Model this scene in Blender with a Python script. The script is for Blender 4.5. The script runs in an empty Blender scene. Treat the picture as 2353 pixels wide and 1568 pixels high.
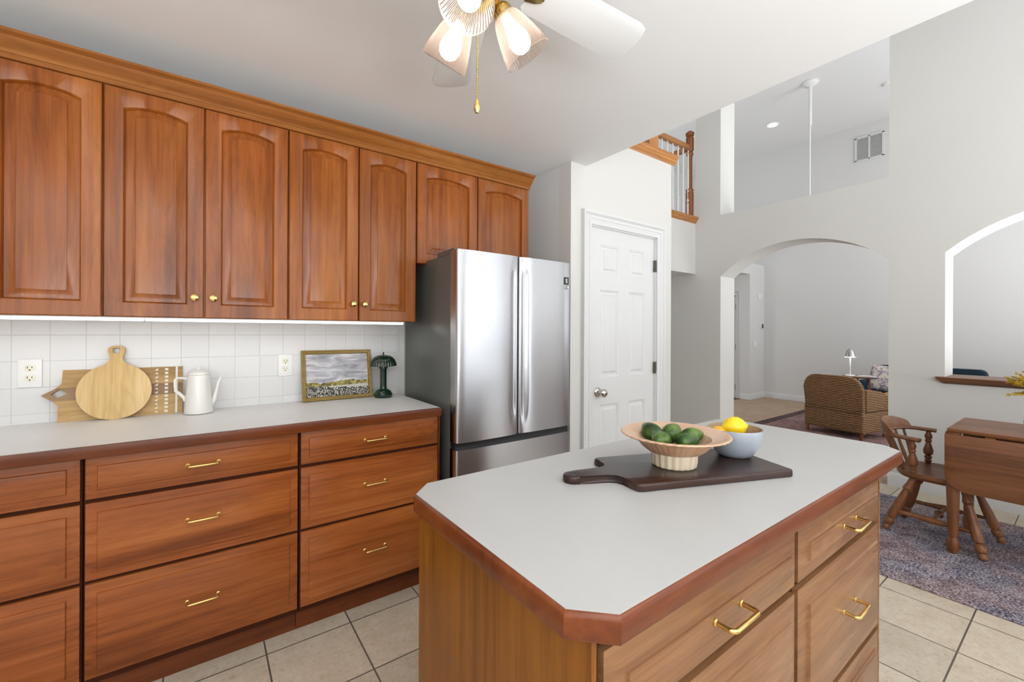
import bpy, bmesh, math, random
from mathutils import Vector, Matrix
random.seed(7)
PI = math.pi
C = bpy.context.scene.collection
S = bpy.context.scene

# ------------------------------------------------------------------ camera
FPX, YAW, ROLL, CY = 981.265, 0.627514, 0.004574, 762.658
cam_d = bpy.data.cameras.new('camera'); cam = bpy.data.objects.new('camera', cam_d); C.objects.link(cam)
_f = Vector((math.sin(YAW), math.cos(YAW), 0)); _r = Vector((math.cos(YAW), -math.sin(YAW), 0)); _u = Vector((0, 0, 1))
_r2 = _r*math.cos(ROLL) + _u*math.sin(ROLL); _u2 = -_r*math.sin(ROLL) + _u*math.cos(ROLL)
cam.matrix_world = Matrix(((_r2.x, _u2.x, -_f.x, 0), (_r2.y, _u2.y, -_f.y, 0), (_r2.z, _u2.z, -_f.z, 1.30), (0, 0, 0, 1)))
cam_d.sensor_width = 36; cam_d.lens = FPX/2353*36; cam_d.shift_y = -(784-CY)/2353
cam_d.clip_start = 0.02; cam_d.clip_end = 100
S.camera = cam

# ------------------------------------------------------------------ world, daylight, exposure
W = bpy.data.worlds.new('overcast_sky'); S.world = W; W.use_nodes = True
W.node_tree.nodes['Background'].inputs[0].default_value = (0.93, 0.97, 1.0, 1)
W.node_tree.nodes['Background'].inputs[1].default_value = 2.3
S.view_settings.view_transform = 'Standard'; S.view_settings.look = 'None'
S.view_settings.gamma = 1.0; S.view_settings.use_curve_mapping = False
S.view_settings.exposure = 0.30
S.cycles.max_bounces = 8; S.cycles.diffuse_bounces = 5; S.cycles.glossy_bounces = 4
S.cycles.transparent_max_bounces = 12; S.cycles.caustics_reflective = False; S.cycles.caustics_refractive = False

def portal(name, x0, x1, z0, z1, y):
    """daylight enters through the south windows: one sampling portal in each opening"""
    l = bpy.data.lights.new(name, 'AREA'); l.shape = 'RECTANGLE'; l.size, l.size_y = x1-x0, z1-z0; l.cycles.is_portal = True
    o = bpy.data.objects.new(name, l); C.objects.link(o); o.location = ((x0+x1)/2, y, (z0+z1)/2); o.rotation_euler = (math.pi/2, 0, 0)
DW = (2.3, 4.62, .12, 2.35); UW = (2.3, 4.62, 2.55, 5.1); GW = (5.3, 9.0, .2, 4.4)
portal('window_daylight_dining', *DW, -2.78)
portal('window_daylight_loft', *UW, -2.78); portal('window_daylight_great_room', *GW, -3.24)

# added unseen area lights, aimed up to brighten kitchen, dining and great room ceilings
def ceiling_fill(name, loc, size, power, col=(.92, .962, 1)):
    l = bpy.data.lights.new(name, 'AREA'); l.shape = 'RECTANGLE'; l.size, l.size_y = size; l.energy = power; l.color = col
    o = bpy.data.objects.new(name, l); C.objects.link(o); o.location = loc; o.rotation_euler = (math.pi, 0, 0)
ceiling_fill('ceiling_fill_kitchen', (-.3, -1.7, .9), (3.0, 1.4), 175)
ceiling_fill('ceiling_fill_dining', (3.4, -1.9, 1.2), (1.6, 1.0), 60)
ceiling_fill('ceiling_fill_great_room', (6.4, -1.4, .8), (2.0, 2.0), 115)

# ------------------------------------------------------------------ mesh helper
class MB:
    def __init__(s): s.bm = bmesh.new()
    def v(s, p): return s.bm.verts.new(p)
    def face(s, vs):
        try: return s.bm.faces.new(vs)
        except ValueError: return None
    def box(s, x0, x1, y0, y1, z0, z1, bev=0, seg=2):
        b = bmesh.new()
        bmesh.ops.create_cube(b, size=1)
        for v in b.verts: v.co = Vector(((x0+x1)/2+v.co.x*(x1-x0), (y0+y1)/2+v.co.y*(y1-y0), (z0+z1)/2+v.co.z*(z1-z0)))
        if bev: bmesh.ops.bevel(b, geom=b.edges[:], offset=bev, segments=seg, profile=.5, affect='EDGES')
        s.join(b); return s
    def join(s, b, M=None):
        if M is not None: b.transform(M)
        me = bpy.data.meshes.new('tmp'); b.to_mesh(me); b.free(); s.bm.from_mesh(me); bpy.data.meshes.remove(me)
    def loft(s, loops, closed=True, cap0=True, cap1=True):
        rows = [[s.v(p) for p in L] for L in loops]
        n = len(rows[0])
        for a, b in zip(rows, rows[1:]):
            for i in range(n if closed else n-1):
                j = (i+1) % n; s.face((a[i], a[j], b[j], b[i]))
        if cap0: s.face(rows[0][::-1])
        if cap1: s.face(rows[-1])
        return s
    def turned(s, p0, p1, prof, seg=20):
        """lathe along the segment p0-p1; prof = [(t, r)]"""
        p0, p1 = Vector(p0), Vector(p1); d = p1-p0; q = d.normalized()
        a = q.orthogonal().normalized(); b = q.cross(a)
        L = [[p0+d*t+(a*math.cos(2*PI*i/seg)+b*math.sin(2*PI*i/seg))*max(r, 1e-4) for i in range(seg)] for t, r in prof]
        return s.loft(L)
    def cyl(s, p0, p1, r, r1=None, seg=20): return s.turned(p0, p1, [(0, r), (1, r if r1 is None else r1)], seg)
    def lathe(s, c, prof, seg=40, rib=0, amp=0):
        c = Vector(c); L = []
        for r, z in prof:
            L.append([c+Vector((max(r, 1e-4)*(1+(amp*math.cos(rib*2*PI*i/seg) if rib else 0))*math.cos(2*PI*i/seg), max(r, 1e-4)*(1+(amp*math.cos(rib*2*PI*i/seg) if rib else 0))*math.sin(2*PI*i/seg), z)) for i in range(seg)])
        return s.loft(L, cap0=prof[0][0] < 1e-3, cap1=prof[-1][0] < 1e-3)
    def tube(s, pts, r, seg=12, flat=None):
        pts = [Vector(p) for p in pts]; n = len(pts); L = []; up = None
        for i, p in enumerate(pts):
            t = (pts[min(i+1, n-1)]-pts[max(i-1, 0)]).normalized()
            if up is None: up = t.orthogonal().normalized() if flat is None else Vector(flat)
            up = (up-t*up.dot(t)).normalized(); side = t.cross(up)
            rr = r(i/(n-1)) if callable(r) else r
            ra, rb = rr if isinstance(rr, tuple) else (rr, rr)
            L.append([p+up*ra*math.cos(2*PI*k/seg)+side*rb*math.sin(2*PI*k/seg) for k in range(seg)])
        return s.loft(L)
    def prism(s, pts, fn, d0, d1, bev=0, seg=2):
        """extrude a 2D outline; fn(u,v,d) -> point"""
        b = bmesh.new(); A = [b.verts.new(fn(u, v, d0)) for u, v in pts]; B = [b.verts.new(fn(u, v, d1)) for u, v in pts]
        n = len(pts)
        f0 = b.faces.new(A); f1 = b.faces.new(B[::-1])
        for i in range(n): b.faces.new((A[(i+1) % n], A[i], B[i], B[(i+1) % n]))
        if bev:
            es = list(set(f0.edges[:]+f1.edges[:])); bmesh.ops.bevel(b, geom=es, offset=bev, segments=seg, profile=.5, affect='EDGES')
        s.join(b); return s
    def holed(s, outer, holes, fn, d0, d1):
        b = bmesh.new(); es = []
        for L in [outer]+holes:
            vs = [b.verts.new(fn(u, v, d0)) for u, v in L]
            es += [b.edges.new((vs[i], vs[(i+1) % len(vs)])) for i in range(len(vs))]
        r = bmesh.ops.triangle_fill(b, use_beauty=True, edges=es)
        fs = [f for f in r['geom'] if isinstance(f, bmesh.types.BMFace)]
        e = bmesh.ops.extrude_face_region(b, geom=fs)
        vec = Vector(fn(0, 0, d1))-Vector(fn(0, 0, d0))
        bmesh.ops.translate(b, vec=vec, verts=[x for x in e['geom'] if isinstance(x, bmesh.types.BMVert)])
        s.join(b); return s
    def sphere(s, c, r, sc=(1, 1, 1), u=24, v=16, rot=None):
        b = bmesh.new(); bmesh.ops.create_uvsphere(b, u_segments=u, v_segments=v, radius=r)
        M = Matrix.Translation(c) @ (rot.to_4x4() if rot else Matrix.Identity(4)) @ Matrix.Diagonal((*sc, 1))
        s.join(b, M); return s
    def grid(s, fn, nu, nv, closed_u=False):
        R = [[s.v(fn(i/nu, j/nv)) for i in range(nu+(0 if closed_u else 1))] for j in range(nv+1)]
        n = len(R[0])
        for a, b in zip(R, R[1:]):
            for i in range(n if closed_u else n-1): s.face((a[i], a[(i+1) % n], b[(i+1) % n], b[i]))
        return s
    def build(s, name, mat, parent=None, world=False, angle=35, loc=None):
        bmesh.ops.recalc_face_normals(s.bm, faces=s.bm.faces[:])
        me = bpy.data.meshes.new(name); s.bm.to_mesh(me); s.bm.free()
        o = bpy.data.objects.new(name, me); C.objects.link(o)
        if parent is not None:
            o.parent = parent
            if world:
                root = parent
                while root.parent: root = root.parent
                M = Matrix.Translation(root.location) @ root.rotation_euler.to_matrix().to_4x4()
                me.transform(M.inverted())
        elif loc is not None:
            me.transform(Matrix.Translation(-Vector(loc))); o.location = loc
        if mat: me.materials.append(mat)
        me.shade_smooth(); me.set_sharp_from_angle(angle=math.radians(angle))
        return o

def thing(name, label, cat, loc=(0, 0, 0), rz=0, group=None):
    o = bpy.data.objects.new(name, None); C.objects.link(o); o.empty_display_size = .1
    o.location = loc; o.rotation_euler = (0, 0, rz); return tag(o, label, cat, group)
def tag(o, label, cat, group=None):
    o['label'] = label; o['category'] = cat
    if group: o['group'] = group
    return o
def struct(o): o['kind'] = 'structure'; return o
def copy_tree(o, parent=None):
    c = o.copy(); C.objects.link(c)
    if parent: c.parent = parent
    for ch in list(o.children): copy_tree(ch, c)
    return c

# ------------------------------------------------------------------ materials
def mat(name, col=(.8, .8, .8), rough=.5, metal=0, spec=.5, coat=0, **k):
    m = bpy.data.materials.new(name); m.use_nodes = True; p = m.node_tree.nodes['Principled BSDF']
    p.inputs['Base Color'].default_value = (*col, 1); p.inputs['Roughness'].default_value = rough
    p.inputs['Metallic'].default_value = metal; p.inputs['Specular IOR Level'].default_value = spec
    p.inputs['Coat Weight'].default_value = coat; p.inputs['Coat Roughness'].default_value = .12
    for kk, v in k.items(): p.inputs[kk.replace('_', ' ')].default_value = v
    return m
class N:
    """small node-graph helper"""
    def __init__(s, m): s.t = m.node_tree; s.p = s.t.nodes['Principled BSDF']
    def n(s, ty, **k):
        x = s.t.nodes.new(ty)
        for a, v in k.items():
            if a.startswith('_'): setattr(x, a[1:], v)
            else:
                key = int(a[1:]) if a[0] == 'i' and a[1:].isdigit() else a.replace('_', ' ')
                if hasattr(v, 'is_linked') or isinstance(v, bpy.types.NodeSocket): s.t.links.new(v, x.inputs[key])
                else: x.inputs[key].default_value = v
        return x
    def link(s, a, b): s.t.links.new(a, b)
    def coord(s, scale=(1, 1, 1), loc=(0, 0, 0), rnd=False, rot=(0, 0, 0)):
        v = s.n('ShaderNodeTexCoord').outputs['Object']
        if rnd:
            r = s.n('ShaderNodeObjectInfo').outputs['Random']
            k = s.n('ShaderNodeVectorMath', _operation='SCALE', i0=(17.3, 29.1, 11.7)); s.link(r, k.inputs['Scale'])
            v = s.n('ShaderNodeVectorMath', _operation='ADD', i0=v, i1=k.outputs[0]).outputs[0]
        mp = s.n('ShaderNodeMapping', Vector=v); mp.inputs['Scale'].default_value = scale; mp.inputs['Location'].default_value = loc; mp.inputs['Rotation'].default_value = rot
        return mp.outputs[0]
    def noise(s, v, scale, detail=4, rough=.5, dist=0):
        return s.n('ShaderNodeTexNoise', Vector=v, Scale=scale, Detail=detail, Roughness=rough, Distortion=dist).outputs[0]
    def ramp(s, f, stops):
        r = s.n('ShaderNodeValToRGB', Fac=f); e = r.color_ramp.elements
        while len(e) < len(stops): e.new(.5)
        for el, (pos, c) in zip(e, stops): el.position = pos; el.color = (*c, 1) if len(c) == 3 else c
        return r.outputs[0]
    def mix(s, f, a, b, ty='MIX'):
        x = s.n('ShaderNodeMix', _data_type='RGBA', _blend_type=ty)
        for i, v in ((0, f), (6, a), (7, b)):
            if isinstance(v, bpy.types.NodeSocket): s.link(v, x.inputs[i])
            else: x.inputs[i].default_value = v if i == 0 else (*v, 1)
        return x.outputs[2]
    def math(s, op, a, b=0):
        x = s.n('ShaderNodeMath', _operation=op)
        for i, v in ((0, a), (1, b)):
            if isinstance(v, bpy.types.NodeSocket): s.link(v, x.inputs[i])
            else: x.inputs[i].default_value = v
        return x.outputs[0]
    def col(s, c): s.link(c, s.p.inputs['Base Color'])
    def bump(s, h, strength=.2, dist=.002): s.link(s.n('ShaderNodeBump', Height=h, Strength=strength, Distance=dist).outputs[0], s.p.inputs['Normal'])

def wood(name, dark, mid, light, axis='Z', rough=.22, spec=.36, scale=1.0, coat=0.0, contrast=1.0, tone=.12):
    m = mat(name, mid, rough, spec=spec, coat=coat); g = N(m)
    def st(k): q = [1, 1, 1]; q['XYZ'.index(axis)] = k; return g.coord(tuple(q), rnd=True)
    big = g.noise(st(.13), 6*scale, 4, .55, 1.0)
    rings = g.math('ADD', g.math('MULTIPLY', g.math('SINE', g.math('MULTIPLY', big, 70)), .5), .5)     # growth-ring figure
    streak = g.noise(st(.03), 38*scale, 4, .6)
    fine = g.noise(st(.02), 210*scale, 3, .6)
    f = g.math('ADD', g.math('MULTIPLY', g.noise(st(.10), 4.5*scale, 5, .6, .8), .62), g.math('MULTIPLY', streak, .38))
    w = .13*contrast
    c = g.ramp(f, [(.5-w, dark), (.5, mid), (.5+w, light)])
    c = g.mix(.22*contrast, c, g.ramp(rings, [(.0, (.55, .5, .45)), (.35, (1, 1, 1)), (1, (1.06, 1.06, 1.06))]), 'MULTIPLY')
    c = g.mix(.55, c, g.ramp(fine, [(.3, (.80, .78, .75)), (.65, (1.05, 1.05, 1.05))]), 'MULTIPLY')
    c = g.mix(.6, c, g.ramp(g.noise(g.coord((1, 1, 1), rnd=True), 2.6, 2), [(.3, (.84, .80, .76)), (.7, (1.10, 1.10, 1.10))]), 'MULTIPLY')
    rnd = g.n('ShaderNodeObjectInfo').outputs['Random']      # each board its own tone
    c = g.mix(1.0, c, g.ramp(rnd, [(0, (1-tone, 1-tone*1.15, 1-tone*1.3)), (1, (1+tone*.6, 1+tone*.6, 1+tone*.6))]), 'MULTIPLY')
    g.col(c); g.bump(fine, .04, .001)
    return m

def paint(name, col, rough=.6, bump=.03, spec=.25):
    m = mat(name, col, rough, spec=spec); g = N(m)
    n = g.noise(g.coord(), 160, 2); g.bump(n, bump, .001)
    c = g.mix(.3, col, g.ramp(g.noise(g.coord(), 1.3, 2), [(.3, tuple(x*.97 for x in col)), (.7, tuple(min(1, x*1.02) for x in col))]))
    g.col(c); return m

M = {}
M['wall'] = paint('wall_paint', (.66, .648, .625))
M['wall2'] = paint('wall_paint_grey', (.70, .695, .685))
M['ceil'] = paint('ceiling_paint', (.80, .80, .80))
M['trim'] = paint('trim_paint', (.69, .69, .69), .35, .01, .3)
CH = dict(dark=(.18, .047, .008), mid=(.30, .084, .013), light=(.40, .135, .025))
M['cherry_v'] = wood('cherry_wood_upright_grain', axis='Z', **CH)
M['cherry_h'] = wood('cherry_wood_level_grain', axis='X', dark=(.16, .041, .010), mid=(.285, .080, .019), light=(.375, .122, .031), rough=.24)
M['crown'] = wood('cherry_molding_wood', (.25, .085, .018), (.345, .128, .028), (.42, .17, .042), 'X', .22)
M['cherry_dark'] = wood('cherry_edge_wood', (.10, .022, .006), (.155, .037, .009), (.21, .057, .014), 'X', .3)
M['cherry_dark_y'] = wood('cherry_edge_wood_across', (.10, .022, .006), (.155, .037, .009), (.21, .057, .014), 'Y', .3)
M['shadow'] = mat('carcass_gap_shade', (.05, .013, .005), .7, spec=.1)  # shade of the drawer gaps is put into this carcass colour
M['honey'] = wood('honey_end_panel_wood', (.165, .055, .006), (.26, .094, .010), (.33, .13, .018), 'Z', .34, .3)
M['isl_h'] = wood('island_wood_window_sheen', (.20, .088, .038), (.275, .136, .063), (.34, .18, .09), 'X', .26)  # paler, greyer tone: window reflection put into the drawer wood colour
M['walnut'] = wood('walnut_brown_wood', (.10, .036, .014), (.175, .068, .027), (.25, .105, .045), 'Y', .38)
M['walnut_v'] = wood('walnut_turned_wood', (.12, .042, .016), (.195, .075, .029), (.26, .108, .045), 'Z', .35)
M['oak'] = wood('honey_oak_wood', (.34, .13, .035), (.47, .20, .06), (.56, .27, .09), 'X', .4)
M['oak_dark'] = wood('red_oak_rail_wood', (.15, .045, .012), (.23, .075, .02), (.3, .1, .03), 'Z', .35)
M['brass'] = mat('brass', (.80, .55, .20), .16, 1)
M['brass_old'] = mat('antique_brass', (.50, .36, .14), .25, 1)
M['nickel'] = mat('satin_nickel', (.52, .48, .44), .18, 1)
M['iron'] = mat('dark_hinge_metal', (.16, .15, .12), .4, 1)
M['black'] = mat('black_plastic', (.012, .012, .013), .4)
M['white'] = mat('white_plastic', (.80, .80, .79), .35)
M['ivory'] = mat('ivory_plastic', (.78, .75, .62), .35)

def laminate(name, col):
    m = mat(name, col, .38, spec=.4); g = N(m)
    f = g.noise(g.coord(), 420, 3, .7); b = g.noise(g.coord(), 6, 4, .6)
    c = g.mix(.5, g.ramp(f, [(.3, tuple(x*.92 for x in col)), (.7, tuple(min(1, x*1.05) for x in col))]), g.ramp(b, [(.3, tuple(x*.95 for x in col)), (.7, tuple(min(1, x*1.03) for x in col))]))
    g.col(c); return m
M['lam_white'] = laminate('white_laminate', (.72, .717, .70))
M['lam_grey'] = laminate('pale_grey_laminate', (.475, .472, .46))

def tilefloor():
    m = mat('floor_tile', (.6, .5, .4), .42); g = N(m)
    v = g.coord((1, 1, 1), (-.54, -.341, 0))
    b = g.n('ShaderNodeTexBrick', Vector=v, Scale=1.0, Mortar_Size=.0032, Mortar_Smooth=.1, Bias=0.0, Brick_Width=.3265, Row_Height=.3238, _offset=0.0, _squash=1.0)
    b.inputs['Color1'].default_value = (.9, .9, .9, 1); b.inputs['Color2'].default_value = (1.05, 1.05, 1.05, 1); b.inputs['Mortar'].default_value = (1, 1, 1, 1)
    n1 = g.noise(g.coord(), 9, 6, .65); n2 = g.noise(g.coord(), 55, 5, .7, .8)
    c = g.mix(.45, g.ramp(n1, [(.3, (.46, .37, .265)), (.5, (.555, .47, .36)), (.72, (.65, .58, .47))]), g.ramp(n2, [(.33, (.33, .235, .15)), (.45, (.55, .465, .36)), (.7, (.66, .59, .49))]))
    c = g.mix(1, c, b.outputs[0], 'MULTIPLY')
    c = g.mix(b.outputs[1], c, (.115, .095, .075)); g.col(c)
    h = g.math('SUBTRACT', g.math('MULTIPLY', n2, .25), b.outputs[1]); g.bump(h, .35, .003)
    return m
M['tile'] = tilefloor()
def splash():
    m = mat('backsplash_tile', (.8, .8, .8), .22, spec=.5); g = N(m)
    v = g.coord((1, 1, 1), (.623, -.952, 0), rot=(0, 0, 0))
    # swap so that the brick pattern runs in the wall's x-z plane
    sp = g.n('ShaderNodeSeparateXYZ', Vector=g.n('ShaderNodeTexCoord').outputs['Object'])
    cb = g.n('ShaderNodeCombineXYZ', X=g.math('ADD', sp.outputs[0], .623+1.08), Y=g.math('SUBTRACT', sp.outputs[2], .952-1.086), Z=0.0)
    b = g.n('ShaderNodeTexBrick', Vector=cb.outputs[0], Scale=1.0, Mortar_Size=.0016, Mortar_Smooth=.6, Bias=0.0, Brick_Width=.1081, Row_Height=.1086, _offset=0.0, _squash=1.0)
    b.inputs['Color1'].default_value = (.66, .665, .665, 1); b.inputs['Color2'].default_value = (.70, .70, .695, 1); b.inputs['Mortar'].default_value = (.60, .60, .59, 1)
    g.col(b.outputs[0]); n = g.noise(g.coord(), 16, 2)
    g.bump(g.math('SUBTRACT', g.math('MULTIPLY', n, .9), b.outputs[1]), .5, .0025)
    return m
M['splash'] = splash()
def steel():
    m = mat('brushed_stainless_steel', (.52, .525, .55), .27, 1, Anisotropic=.8, Anisotropic_Rotation=.25); g = N(m)
    t = g.n('ShaderNodeTangent', _direction_type='RADIAL', _axis='Z'); g.link(t.outputs[0], g.p.inputs['Tangent'])
    return m
M['steel'] = steel()
M['fridge_side'] = mat('dark_grey_coated_steel', (.13, .135, .127), .33, .35)
def rug(name, cols, s1=14, s2=140, fw=.62):
    m = mat(name, cols[1], .95, spec=.1); g = N(m)
    a = g.noise(g.coord((1, 1, 1)), s1*.3, 3); b = g.noise(g.coord((1, 1, 1)), s2, 3, .7); d = g.noise(g.coord((1, 1, 1)), s1, 5, .75, .6)
    f = g.math('ADD', g.math('MULTIPLY', b, fw), g.math('MULTIPLY', d, 1-fw))
    c1 = g.ramp(f, [(.40, cols[0]), (.50, cols[1]), (.60, cols[2])]); c2 = g.ramp(f, [(.40, cols[3]), (.50, cols[4]), (.60, cols[5])])
    g.col(g.mix(g.ramp(a, [(.42, (0, 0, 0)), (.58, (1, 1, 1))]), c1, c2)); g.bump(b, .6, .004); return m
M['rug'] = rug('dining_rug_pile', [(.035, .035, .06), (.19, .17, .21), (.50, .46, .48), (.06, .035, .045), (.26, .19, .20), (.50, .42, .43)], 11, 95, .70)
M['rug_far'] = rug('great_room_rug_pile', [(.15, .085, .08), (.28, .17, .16), (.42, .28, .26), (.18, .105, .10), (.33, .205, .19), (.46, .32, .295)], 10, 60)
M['rug_edge'] = rug('great_room_rug_border', [(.05, .03, .035), (.10, .065, .07), (.19, .13, .13), (.05, .03, .035), (.12, .08, .085), (.2, .14, .14)], 14, 70)
M['carpet'] = rug('beige_carpet_pile', [(.40, .28, .20), (.50, .37, .27), (.57, .44, .33), (.44, .31, .22), (.52, .39, .29), (.6, .46, .35)], 8, 200)
def wicker(name, a, b):
    m = mat(name, b, .6); g = N(m)
    sp = g.n('ShaderNodeSeparateXYZ', Vector=g.n('ShaderNodeTexCoord').outputs['Object'])
    h = g.math('ADD', sp.outputs[0], sp.outputs[1])
    wob = g.math('MULTIPLY', g.math('SINE', g.math('MULTIPLY', h, 95)), .85)
    n = g.math('MULTIPLY', g.noise(g.coord(), 14, 3), 3.0)
    s_ = g.math('SINE', g.math('ADD', g.math('ADD', g.math('MULTIPLY', sp.outputs[2], 300), wob), n))
    k = g.math('ADD', g.math('MULTIPLY', s_, .5), .5)
    c = g.ramp(k, [(.05, a), (.45, b), (.95, tuple(min(1, x*1.55) for x in b))])
    c = g.mix(.6, c, g.ramp(g.noise(g.coord((1, 1, 5)), 22, 4), [(.3, (.55, .5, .45)), (.7, (1.2, 1.2, 1.2))]), 'MULTIPLY')
    g.col(c); g.bump(k, 1.0, .008); return m
M['wicker'] = wicker('brown_woven_wicker', (.025, .011, .004), (.36, .20, .09))
M['navy'] = mat('navy_velvet', (.006, .022, .042), .7, spec=.3)
def ceramic(name, col, rough=.15): return mat(name, col, rough, spec=.5, coat=.4)
M['pot'] = ceramic('white_glazed_porcelain', (.74, .725, .69))
M['green'] = ceramic('dark_green_glaze', (.004, .022, .009), .15)
M['bowl_grey'] = ceramic('pale_blue_grey_stoneware', (.33, .365, .42), .3)
M['bowl_in'] = mat('tan_bowl_glaze', (.42, .32, .2), .3)
def birch(name, cols, axis='Z'):
    return wood(name, *cols, axis=axis, rough=.5, coat=0, contrast=.9)
M['board_round'] = birch('pale_birch_wood', ((.52, .33, .12), (.67, .47, .20), (.75, .56, .29)))
M['board_rect'] = birch('acacia_wood', ((.29, .17, .06), (.45, .28, .105), (.56, .38, .17)), 'X')
M['board_mid'] = birch('dark_acacia_wood', ((.16, .09, .045), (.27, .165, .085), (.36, .23, .12)), 'X')
M['inlay'] = mat('pale_inlay', (.70, .69, .62), .4)
M['board_dark'] = wood('dark_stained_board_wood', (.012, .0045, .003), (.036, .0135, .009), (.065, .025, .017), 'X', .35, coat=.2)
M['gold'] = wood('gilt_wood', (.20, .13, .025), (.30, .205, .05), (.38, .28, .09), 'X', .35)
def emit(name, col, st):
    m = bpy.data.materials.new(name); m.use_nodes = True; t = m.node_tree; t.nodes.remove(t.nodes['Principled BSDF'])
    e = t.nodes.new('ShaderNodeEmission'); e.inputs[0].default_value = (*col, 1); e.inputs[1].default_value = st
    t.links.new(e.outputs[0], t.nodes['Material Output'].inputs[0]); return m
M['bulb'] = emit('lit_bulb', (1, .965, .92), 5)
M['led'] = emit('lit_led_diffuser', (1, .99, .97), 3.0)
M['downlight'] = emit('lit_downlight', (1, .97, .92), 6)
M['lampglow'] = emit('lit_lamp_diffuser', (1, .95, .88), 12)
def glass_shade():
    m = bpy.data.materials.new('ribbed_frosted_glass'); m.use_nodes = True; t = m.node_tree; t.nodes.remove(t.nodes['Principled BSDF'])
    tr = t.nodes.new('ShaderNodeBsdfTransparent'); tr.inputs[0].default_value = (.90, .83, .77, 1)
    tl = t.nodes.new('ShaderNodeBsdfTranslucent'); tl.inputs[0].default_value = (.78, .63, .53, 1)
    gl = t.nodes.new('ShaderNodeBsdfGlossy'); gl.inputs['Roughness'].default_value = .08
    fr = t.nodes.new('ShaderNodeFresnel'); fr.inputs[0].default_value = 1.5
    m1 = t.nodes.new('ShaderNodeMixShader'); m1.inputs[0].default_value = .45
    m2 = t.nodes.new('ShaderNodeMixShader')
    t.links.new(tr.outputs[0], m1.inputs[1]); t.links.new(tl.outputs[0], m1.inputs[2])
    k = t.nodes.new('ShaderNodeMath'); k.operation = 'MULTIPLY'; k.inputs[1].default_value = .3; t.links.new(fr.outputs[0], k.inputs[0]); t.links.new(k.outputs[0], m2.inputs[0]); t.links.new(m1.outputs[0], m2.inputs[1]); t.links.new(gl.outputs[0], m2.inputs[2])
    t.links.new(m2.outputs[0], t.nodes['Material Output'].inputs[0]); return m
M['shade'] = glass_shade()
M['pane'] = mat('window_glass', (1, 1, 1), 0.0, Transmission_Weight=1.0, IOR=1.02)
def ripe(name, cols, scale, rough, bump=.3, bs=90):
    m = mat(name, cols[1], rough, spec=.45); g = N(m)
    g.col(g.ramp(g.noise(g.coord(rnd=True), scale, 4, .6), [(.35, cols[0]), (.5, cols[1]), (.65, cols[2])]))
    g.bump(g.noise(g.coord(), bs, 2), bump, .002); return m
M['avocado'] = ripe('avocado_skin', [(.009, .034, .007), (.032, .085, .012), (.12, .19, .03)], 26, .32)
M['lemon'] = ripe('lemon_skin', [(.80, .52, .01), (.86, .60, .015), (.90, .66, .03)], 10, .35, .25, 160)
M['orange'] = ripe('orange_skin', [(.80, .36, .01), (.85, .42, .02), (.88, .46, .03)], 10, .4, .25, 160)
def fluted():
    m = ceramic('ribbed_peach_wood', (.6, .42, .28), .3); g = N(m)
    g.col(g.ramp(g.noise(g.coord((1, 1, .3)), 9, 3), [(.3, (.50, .28, .165)), (.5, (.58, .36, .225)), (.7, (.64, .43, .29))])); return m
M['peach'] = fluted()
M['cream'] = ceramic('cream_bowl_foot_glaze', (.66, .56, .42), .3)
M['flower'] = mat('yellow_blossom', (.48, .30, .012), .6)
M['stem'] = mat('olive_stem', (.10, .12, .02), .6)
def pillow():
    m = mat('patterned_pillow_cloth', (.5, .45, .45), .9); g = N(m)
    g.col(g.ramp(g.noise(g.coord(), 14, 3, .5, 1.5), [(.40, (.27, .22, .28)), (.50, (.50, .45, .48)), (.56, (.68, .60, .52))])); return m
M['pillow'] = pillow()

# ------------------------------------------------------------------ room shell
XW, YS, YN = -2.2, -2.6, 2.585           # west wall, south wall, cabinet wall
ARCHX, ARCHT = 4.77, .31
XZ = lambda y: None
def f_yz(u, v, d): return (d, u, v)       # outline in the y-z plane, extruded along x
def f_xz(u, v, d): return (u, d, v)       # outline in the x-z plane, extruded along y
def rect(a, b, c, d): return [(a, c), (b, c), (b, d), (a, d)]
def arch_pts(c, hw, zs, R, n=28):
    a = math.asin(hw/R); return [(c+R*math.sin(a-2*a*i/n), zs-R*math.cos(a)+R*math.cos(a-2*a*i/n)) for i in range(n+1)]   # right to left

struct(MB().box(XW-.15, ARCHX+.02, YS-.15, 4.8, -.12, 0).build('floor', M['tile']))
struct(MB().box(ARCHX+.02, 9.4, -3.2, 5.8, -.12, -.001).build('floor_carpet', M['carpet']))
struct(MB().box(7.75, 8.6, 4.16, 5.6, -.05, .006).build('floor_hall', M['walnut']))
struct(MB().box(XW-.15, 2.13, YS-.15, YN+.15, 2.44, 2.72).build('ceiling', M['ceil']))
struct(MB().box(XW-.15, ARCHX+ARCHT, YS-.15, 4.8, 5.3, 5.45).build('ceiling_dining', M['ceil']))
struct(MB().box(ARCHX+ARCHT, 9.4, -3.3, 5.8, 4.9, 5.05).build('ceiling_great_room', M['ceil']))
struct(MB().box(XW-.15, 1.99, YN, YN+.15, 0, 2.44).build('wall_north', M['wall']))
struct(MB().box(XW-.15, XW, YS, YN, 0, 2.44).build('wall_west', M['wall']))
struct(MB().box(1.99, 2.10, 2.20, YN+.15, 0, 2.44).build('wall_alcove', M['wall2']))
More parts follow.
